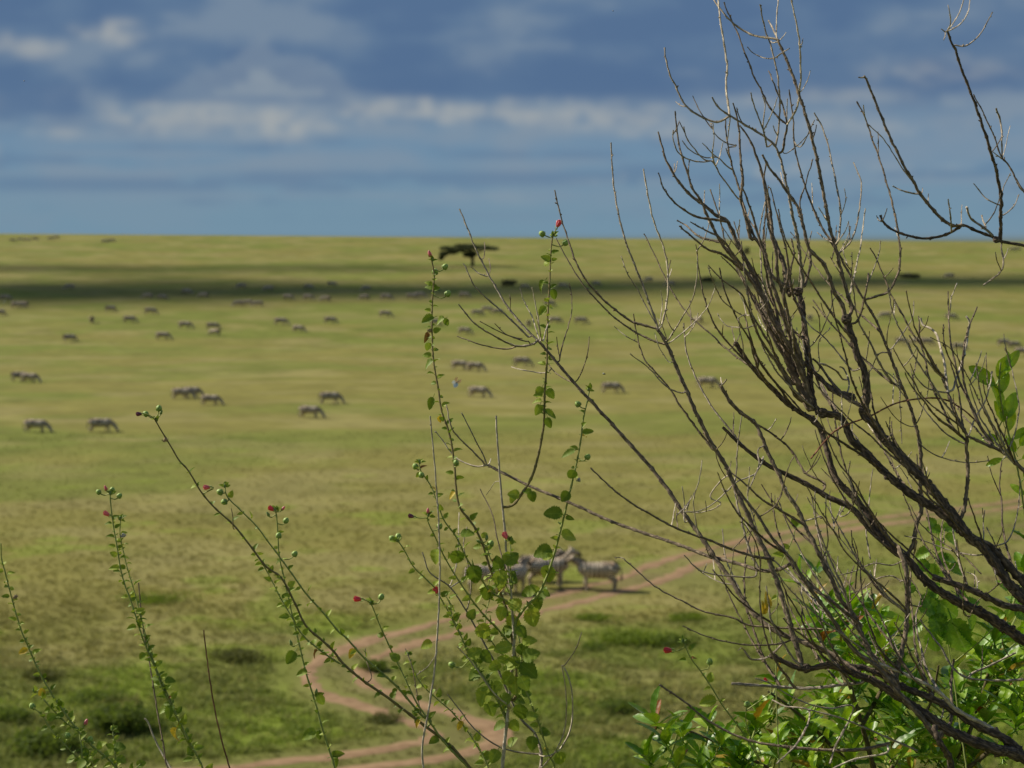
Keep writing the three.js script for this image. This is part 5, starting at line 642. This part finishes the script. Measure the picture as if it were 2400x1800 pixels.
  Fp.green([180, 1712, 152, 1691, 118, 1657, 84, 1619], 4, 2.4, { leaves: 1.0 }); Fp.green([260, 1830, 190, 1783, 148, 1741, 118, 1708, 97, 1674, 80, 1660], 4, 2.4, { leaves: 1.1 }); Fp.green([280, 1850, 200, 1800, 190, 1746, 186, 1712], 5, 3.6, { leaves: 1.2, from: 0.3 }); Fp.green([300, 1850, 274, 1800, 270, 1775, 264, 1708], 4, 2.4, { leaves: 1.1, from: 0.3 }); Fp.green([330, 1900, 300, 1840, 310, 1810, 330, 1790], 4, 2.6, { leaves: 2 }); Fp.green([300, 1860, 240, 1830, 215, 1790, 210, 1760], 4, 2.6, { leaves: 2 });
  for (const [x, y, a] of [[78, 1655, 110], [209, 1733, 70], [162, 1724, 120]]) Fp.capsule(x, y, a, 14); Fp.bud(198, 1695, 65, pinkPetal, 13); Fp.tuft(186, 1714, 90, 6); Fp.tuft(84, 1622, 130, 5); Fp.tuft(264, 1712, 80, 5); Fp.husk(38, 1398, huskMat, 14); Fp.leaf(55, 1526, 200, 24, { mat: yellowLeaf, geo: mallowGeo[1] }); Fp.leaf(98, 1622, 230, 22, { mat: yellowLeaf, geo: mallowGeo[2] });
  for (const [x, y, a, l] of [[165, 1780, 205, 26], [190, 1790, 215, 30], [280, 1750, 5, 30], [255, 1765, 170, 26], [330, 1790, 15, 24], [285, 1780, -30, 26], [200, 1765, -40, 26], [238, 1745, 30, 24], [120, 1680, 30, 24], [140, 1655, -80, 26]]) Fp.leaf(x, y, a, l);

  // the one by the glossy shrub
  const H = new Mallow('mallow_plant', 'young mallow shoot with one red flower above the glossy leafed shrub', 'plant', [1960, 2340], 3.12, 305, flowering);
  H.green([1960, 2380, 1880, 2020, 1786, 1792, 1748, 1729, 1722, 1691, 1693, 1653, 1668, 1611, 1642, 1573, 1617, 1539, 1604, 1510, 1598, 1502], 7, 3, { d: 3.12, from: 0.5, leaves: 0.4 });
  H.green([1790, 1800, 1760, 1730, 1748, 1690, 1749, 1665], 3.4, 2.2, { leaves: 0.6 }); H.capsule(1663, 1551, 85, 14); H.capsule(1750, 1651, 80, 14); H.flower(1569, 1524, 175, redPetal, 18); H.flower(1796, 1594, 140, redPetal, 9); H.tuft(1600, 1506, 95, 6); H.leaf(1660, 1645, 190, 44, { geo: mallowGeo[1] }); H.leaf(1665, 1588, 80, 26, { geo: mallowGeo[2] }); H.leaf(1622, 1515, 60, 22, { geo: mallowGeo[3] }); H.leaf(1600, 1545, 170, 18, { geo: mallowGeo[3] });
  // a thin shoot between the bare branches
  const I = new Mallow('mallow_plant', 'thin green shoot with four leaves between the bare branches', 'plant', [1900, 2340], 3.1, 306, flowering);
  I.green([1900, 2380, 1840, 2000, 1822, 1700, 1819, 1585, 1820, 1450, 1826, 1345, 1833, 1318, 1846, 1291, 1858, 1260, 1865, 1236], 5, 2.6, { d: 3.1, leaves: 0 });
  I.leaf(1861, 1226, 120, 22, { geo: mallowGeo[1] }); I.leaf(1873, 1228, 50, 22, { geo: mallowGeo[2] }); I.leaf(1842, 1280, 140, 20, { geo: mallowGeo[0] }); I.leaf(1825, 1299, 165, 28, { geo: mallowGeo[3] }); I.leaf(1815, 1400, 200, 18, { geo: mallowGeo[3] });

  // a dry stalk on its own
  const K = new Plant('dry_stalk', 'single thin dry brown stalk without leaves between two mallows', 'stalk', [700, 2350], 3.3, 307);
  K.stem([700, 2390, 600, 2020, 538, 1800, 519, 1733, 502, 1657, 489, 1573, 477, 1476], 6, 3, { d: 3.3, mat: barkRed, lump: 0.1, spur: 0.05, name: 'stem' });
}
// ----- the glossy evergreen shrub behind and under the dead limbs -----
const glossy = [[0.43, 0.60, 0.10], [0.53, 0.68, 0.12], [0.34, 0.51, 0.09], [0.60, 0.73, 0.15]].map((c, i) => leafMat(c, mix3(c, [0.62, 0.72, 0.36], 0.5), 30 + i, { rough: 0.42, through: 0.55, shine: 0.6 })), ochre = leafMat([0.62, 0.52, 0.16], [0.66, 0.60, 0.26], 40, { rough: 0.4 }), rusty = leafMat([0.58, 0.34, 0.12], [0.6, 0.45, 0.2], 41, { rough: 0.5 });
const glossGeo = [0, 1, 2, 3, 4, 5].map((k) => leafGeo(70 + k, 0.42 + 0.07 * (k % 3), 0, 0.16 + 0.09 * (k % 3), 0.04 + 0.08 * k, 1.05)), lobedGeo = [0, 1, 2].map((k) => leafGeo(90 + k, 0.8, 0.12, 0.22, 0.3 + 0.1 * k));
{
  const S = new Plant('leafy_shrub', 'dense evergreen shrub with glossy leaves under the dead branches', 'shrub', [2120, 2420], 3.3, 401), r = S.r;
  const stemMat = bark([0.30, 0.26, 0.16], [0.48, 0.42, 0.27], 8); let shown = 0; const extra = [];
  S.stem([2120, 2460, 2110, 2200, 2090, 2000, 2060, 1850, 2020, 1700, 1990, 1600], 26, 10, { d: 3.3, to: 0.05, mat: stemMat, lump: 0.2, name: 'trunk' });
  const arm = (l, w0, w1, to) => S.stem(l, w0, w1, { mat: stemMat, lump: 0.12, to, name: 'branch', parent: S.root });
  arm([2090, 2000, 1950, 1880, 1800, 1800, 1680, 1740, 1580, 1700], 16, 5, -0.05); arm([2060, 1850, 1960, 1760, 1880, 1680, 1800, 1620], 14, 5, 0.1); arm([2090, 2000, 2200, 1850, 2270, 1720, 2310, 1600, 2330, 1520], 18, 6, 0.1); arm([2200, 1850, 2320, 1760, 2400, 1680, 2440, 1560], 14, 6, -0.1); arm([2000, 1640, 1960, 1540, 1930, 1450, 1920, 1400], 10, 4, 0.15); arm([2020, 1700, 2080, 1590, 2120, 1500, 2150, 1430], 12, 5, 0.2); arm([2060, 1850, 2120, 1750, 2180, 1650, 2200, 1560], 12, 5, -0.1);
  arm([2060, 1900, 1900, 1840, 1780, 1810, 1700, 1800], 12, 5, -0.2);
  function addLeaf(px, py, d, dir, face, lenPx, mat, geo) {
    const L = lenPx * px2m(d), p = S.local(px, py, d); shown++;
    if (shown <= 300) { const m = part('leaf', geo, mat, S.root, p); orient(m, dir, face); m.scale.setScalar(L); return; }
    const m = new THREE.Object3D(); orient(m, dir, face); m.scale.setScalar(L); m.position.copy(p); m.updateMatrix(); extra.push([geo.clone().applyMatrix4(m.matrix), mat]);
  }
  function rosette(x, y, n, len, lean = 90, dz) {
    const [, s] = S.nearest(x, y), d = clamp(s.d + (dz ?? (r() - 0.45) * 0.5), 3.0, 3.75), a = S.local(s.x, s.y, s.d), e = S.local(x, y, d), mid = a.clone().lerp(e, 0.5).add(V(0, -0.01, 0)); part('sprig', tube([a, mid, e], [0.0022, 0.0018, 0.0014], 5), stemGreen, S.root);
    const ax = imgDir(lean, (r() - 0.5) * 0.6);
    for (let i = 0; i < n; i++) {
      const a2 = i * 2.4 + r(), side = V(Math.cos(a2), 0, Math.sin(a2)); side.addScaledVector(ax, -side.dot(ax)).normalize(); const open = 0.35 + 0.75 * (i / n), dir = ax.clone().multiplyScalar(1.05 - open * 0.6).addScaledVector(side, open).normalize(), q = r();
      const back = i * 3 * px2m(d), p = e.clone().addScaledVector(ax, -back).addScaledVector(dir, 0.002), L = len * (0.95 + 0.5 * r()), m = q < 0.04 ? ochre : q < 0.055 ? rusty : glossy[Math.floor(r() * 4)];
      const w = p.add(S.base); // back to picture point for placing
      const rel = w.clone().sub(camera.position), dd = -(rel.y * SP + rel.z * CP), xx = rel.x / dd * FPX + 1200, yy = 900 - (rel.y * CP - rel.z * SP) / dd * FPX;
      addLeaf(xx, yy, dd, dir, ax.clone().addScaledVector(side, -0.5).add(V((r() - 0.5) * 0.5, 0.2, (r() - 0.3) * 0.6)), L, m, glossGeo[Math.floor(r() * 6)]);
    }
  }
  // where the foliage shows, clump by clump
  for (const [x, y, n, l, a] of [[1990, 1430, 6, 62, 80], [2040, 1440, 6, 66, 85], [1960, 1470, 6, 52, 100], [2020, 1490, 6, 50, 80], [1925, 1500, 6, 50, 110], [1945, 1415, 4, 46, 100], [1885, 1370, 3, 60, 125], [1915, 1340, 3, 44, 90], [1535, 1690, 6, 62, 110], [1560, 1740, 6, 60, 100], [1600, 1720, 6, 58, 80], [1520, 1780, 6, 60, 110], [1585, 1790, 6, 60, 85], [1640, 1770, 6, 62, 90], [1690, 1740, 6, 58, 85], [1660, 1700, 5, 50, 95], [1725, 1790, 6, 58, 100], [1760, 1720, 6, 54, 80], [1810, 1760, 6, 56, 95], [1800, 1680, 6, 56, 120], [1850, 1640, 6, 54, 100], [1820, 1600, 5, 50, 110], [1880, 1700, 6, 54, 80], [1860, 1780, 6, 54, 90], [1920, 1640, 6, 52, 90], [1930, 1740, 6, 54, 85], [1980, 1680, 6, 52, 95], [1990, 1780, 6, 54, 80], [2040, 1720, 6, 52, 100], [2050, 1650, 6, 52, 80], [2100, 1690, 6, 52, 90], [2090, 1770, 6, 54, 85], [2140, 1620, 6, 52, 100], [2060, 1520, 6, 56, 80], [2110, 1560, 6, 52, 90], [2150, 1720, 6, 54, 95], [2250, 1620, 6, 52, 100], [2300, 1540, 6, 60, 95], [2330, 1500, 6, 60, 80], [2360, 1560, 6, 58, 85], [2390, 1500, 6, 56, 90], [2290, 1600, 6, 52, 80], [2340, 1640, 6, 54, 95], [2390, 1620, 6, 56, 85], [2310, 1690, 6, 54, 90], [2380, 1700, 6, 56, 80], [2360, 1450, 5, 54, 100], [2395, 1420, 5, 52, 90], [2270, 1680, 6, 52, 95], [2350, 1770, 6, 54, 90], [2280, 1770, 6, 54, 90], [2200, 1780, 6, 54, 85], [2400, 1340, 4, 56, 110], [2420, 1280, 4, 56, 100]]) rosette(x, y, n, l, a);
  for (let k = 0; k < 120; k++) { const big = [[1700, 1790], [1850, 1720], [2000, 1740], [2300, 1600], [2380, 1560], [2030, 1600], [2180, 1760], [1990, 1470]][k % 8]; rosette(big[0] + (r() - 0.5) * 190, big[1] + (r() - 0.5) * 130 + 20, 5, 50 + 14 * r(), 70 + 50 * r(), -0.1 + 0.5 * r()); }
  for (let k = 0; k < 26; k++) rosette(1500 + r() * 1000, 1830 + r() * 260, 6, 54, 70 + 50 * r());
  if (extra.length) for (const mat of [...new Set(extra.map((e) => e[1]))]) { const m = part('foliage', mergeGeometries(extra.filter((e) => e[1] === mat).map((e) => e[0])), mat, S.root); m.userData.kind = 'stuff'; }

  // the young shoot with long leaves at the right
  const U = new Plant('leafy_shoot', 'upright shoot with long bright glossy leaves above the leafy shrub', 'shoot', [2560, 2330], 3.0, 402);
  U.stem([2560, 2370, 2540, 1900, 2470, 1500, 2410, 1250, 2385, 1100, 2365, 1020, 2350, 960, 2342, 900, 2345, 850], 10, 4, { d: 3.0, to: -0.05, mat: stemGreen, name: 'stem' });
  const UL = (x, y, deg, len, k, face) => { const [, s] = U.nearest(x, y), a = deg * Math.PI / 180, m = part('leaf', glossGeo[k], glossy[k % 2 ? 1 : 3], U.root, U.local(x, y, s.d)); orient(m, imgDir(deg, (U.r() - 0.5) * 0.5), face ?? V(U.r() - 0.5, 0.5, 0.5 + U.r())); m.scale.setScalar(len * px2m(s.d)); };
  for (const [x, y, deg, len, k] of [[2332, 905, 140, 78, 1], [2340, 890, 62, 72, 2], [2350, 870, 50, 66, 0], [2342, 925, 68, 60, 3], [2350, 985, 62, 78, 1], [2345, 960, 100, 74, 4], [2352, 990, 110, 56, 2], [2365, 1010, 78, 58, 0], [2372, 1030, 40, 50, 3], [2380, 1060, 120, 46, 1], [2390, 1045, 60, 56, 2], [2395, 1075, 20, 50, 4], [2340, 1030, 170, 40, 5], [2362, 862, 88, 40, 0], [2350, 1075, 200, 44, 3], [2400, 1120, 60, 60, 1], [2405, 1180, 30, 60, 2], [2402, 1160, 140, 44, 3]]) UL(x, y, deg, len, k);

  // a creeper with soft toothed leaves climbing through the limbs
  const Cr = new Plant('creeper', 'climbing plant with broad toothed leaves hanging between the thick dead limbs', 'creeper', [2300, 2380], 3.05, 403);
  Cr.stem([2300, 2420, 2290, 2000, 2250, 1700, 2230, 1560, 2215, 1480, 2195, 1400, 2190, 1330, 2195, 1270, 2208, 1228], 6, 2.6, { d: 3.05, to: 0.1, mat: stemGreen, name: 'stem' }); Cr.stem([2230, 1560, 2300, 1500, 2355, 1440, 2372, 1400, 2370, 1370], 4, 2.4, { mat: stemGreen, name: 'stem', parent: Cr.root });
  const soft = [leafMat([0.44, 0.60, 0.18], [0.6, 0.72, 0.4], 50, { rough: 0.4, through: 0.5 }), leafMat([0.52, 0.67, 0.22], [0.66, 0.76, 0.42], 51, { rough: 0.45, through: 0.5 })];
  const CL = (x, y, deg, len, k, m) => { const [, s] = Cr.nearest(x, y), q = part('leaf', lobedGeo[k % 3], m ?? soft[k % 2], Cr.root, Cr.local(x, y, s.d - 0.03)); orient(q, imgDir(deg, (Cr.r() - 0.5) * 0.5), V(Cr.r() - 0.6, 0.5, 0.6)); q.scale.setScalar(len * px2m(s.d)); };
  for (const [x, y, deg, len, k] of [[2160, 1395, -45, 70, 0], [2200, 1410, -40, 66, 1], [2150, 1420, -20, 60, 2], [2185, 1440, -60, 64, 0], [2230, 1450, -70, 92, 1], [2210, 1460, -120, 60, 2], [2245, 1470, -40, 60, 0], [2180, 1400, 60, 44, 1], [2240, 1390, -30, 40, 2], [2140, 1390, 120, 36, 0], [2190, 1480, -90, 60, 1], [2160, 1460, 210, 50, 2], [2255, 1420, 20, 44, 0], [2268, 1445, -60, 50, 1]]) CL(x, y, deg, len, k);
  for (const [x, y, deg, len, k] of [[2205, 1245, 160, 34, 0], [2210, 1240, 10, 40, 1], [2200, 1260, -80, 36, 1], [2190, 1235, 120, 30, 0], [2215, 1255, -30, 36, 1], [2180, 1290, 200, 40, 1], [2195, 1300, -40, 44, 0], [2190, 1320, -100, 44, 1], [2210, 1310, 0, 40, 1], [2175, 1315, 220, 40, 0], [2200, 1340, -70, 36, 1], [2225, 1325, -30, 40, 0], [2360, 1385, 120, 36, 1], [2375, 1400, 30, 36, 0], [2365, 1420, -80, 40, 1], [2380, 1430, -40, 36, 0], [2355, 1440, 210, 30, 1]]) CL(x, y, deg, len, k);
  const yl = new Plant('withered_leaf', 'single curled yellow leaf hanging from a bare twig', 'leaf', [1795, 1470], 2.98, 404); yl.root.position.copy(P(1785, 1440, 2.98)); yl.base = yl.root.position.clone();
  yl.stem([1752, 1440, 1770, 1442, 1786, 1434], 2.6, 2, { d: 2.98, to: 0, mat: stemGreen, name: 'stalk' }); for (const [x, y, deg, len] of [[1788, 1440, 80, 34], [1794, 1428, 75, 44]]) { const q = part('blade', curledGeo, yellowLeaf, yl.root, yl.local(x, y, 2.98)); orient(q, imgDir(deg), V(0.3, 0.3, 1)); q.scale.setScalar(len * px2m(2.98)); }
}
// ----- small flying things -----
{
  const b = thing('butterfly', 'small white and blue butterfly flying beside the tall flowering stem', 'butterfly', P(1070, 897, 5.0)), k = 1;
  const wing = (pts) => { const pos = [0, 0, 0], idx = []; pts.forEach(([x, y, z]) => pos.push(x, y, z)); for (let i = 1; i < pts.length; i++) idx.push(0, i, i + 1); return geom(pos, idx); };
  const pale = petal(0.72, 0.74, 0.78), warm = petal(0.55, 0.38, 0.22), bluish = petal(0.45, 0.58, 0.80);
  part('body', tube([V(-0.006, -0.004, 0), V(-0.002, -0.001, 0), V(0.003, 0.003, 0), V(0.006, 0.006, 0)], [0.0005, 0.0011, 0.0012, 0.0006], 6), new THREE.MeshStandardMaterial({ color: new THREE.Color(0.12, 0.11, 0.1), roughness: 0.9 }), b);
  part('wing', wing([[0.001, 0.006, 0.001], [0.004, 0.012, 0.004], [0.0, 0.014, 0.005], [-0.005, 0.009, 0.004], [-0.003, 0.003, 0.002]]), warm, b); part('wing', wing([[0.006, 0.006, -0.001], [0.011, 0.009, -0.004], [0.011, 0.003, -0.004], [0.006, -0.003, -0.003]]), warm, b);
  part('wing', wing([[-0.002, 0.004, 0.001], [-0.008, 0.006, 0.004], [-0.011, 0.0, 0.004], [-0.007, -0.004, 0.003]]), pale, b); part('wing', wing([[0.004, -0.002, 0.001], [0.002, -0.009, 0.003], [-0.005, -0.011, 0.004], [-0.008, -0.006, 0.003], [-0.004, -0.002, 0.001]]), bluish, b);
  for (const [x, y, lab] of [[1416, 877, 'tiny dark fly hovering above the short flowering stem'], [1437, 26, 'tiny dark fly high against the blue cloud'], [57, 190, 'tiny dark fly against the pale cloud edge']]) {
    const f = thing('fly', lab, 'fly', P(x, y, 3.3)), dm = new THREE.MeshStandardMaterial({ color: new THREE.Color(0.02, 0.02, 0.02), roughness: 0.6 }), s = y > 500 ? 1 : 0.55;
    part('body', tube([V(-0.0022, 0, 0), V(-0.001, 0.0003, 0), V(0.0008, 0.0004, 0), V(0.002, 0, 0)], [0.0004, 0.0011, 0.0011, 0.0006], 6), dm, f); for (const q of [-1, 1]) part('wing', wing([[0.0005, 0.001, q * 0.0006], [-0.001, 0.0022, q * 0.002], [-0.0028, 0.0014, q * 0.0018]]), pale, f); f.scale.setScalar(s);
  }
}
renderer.render(scene, camera);
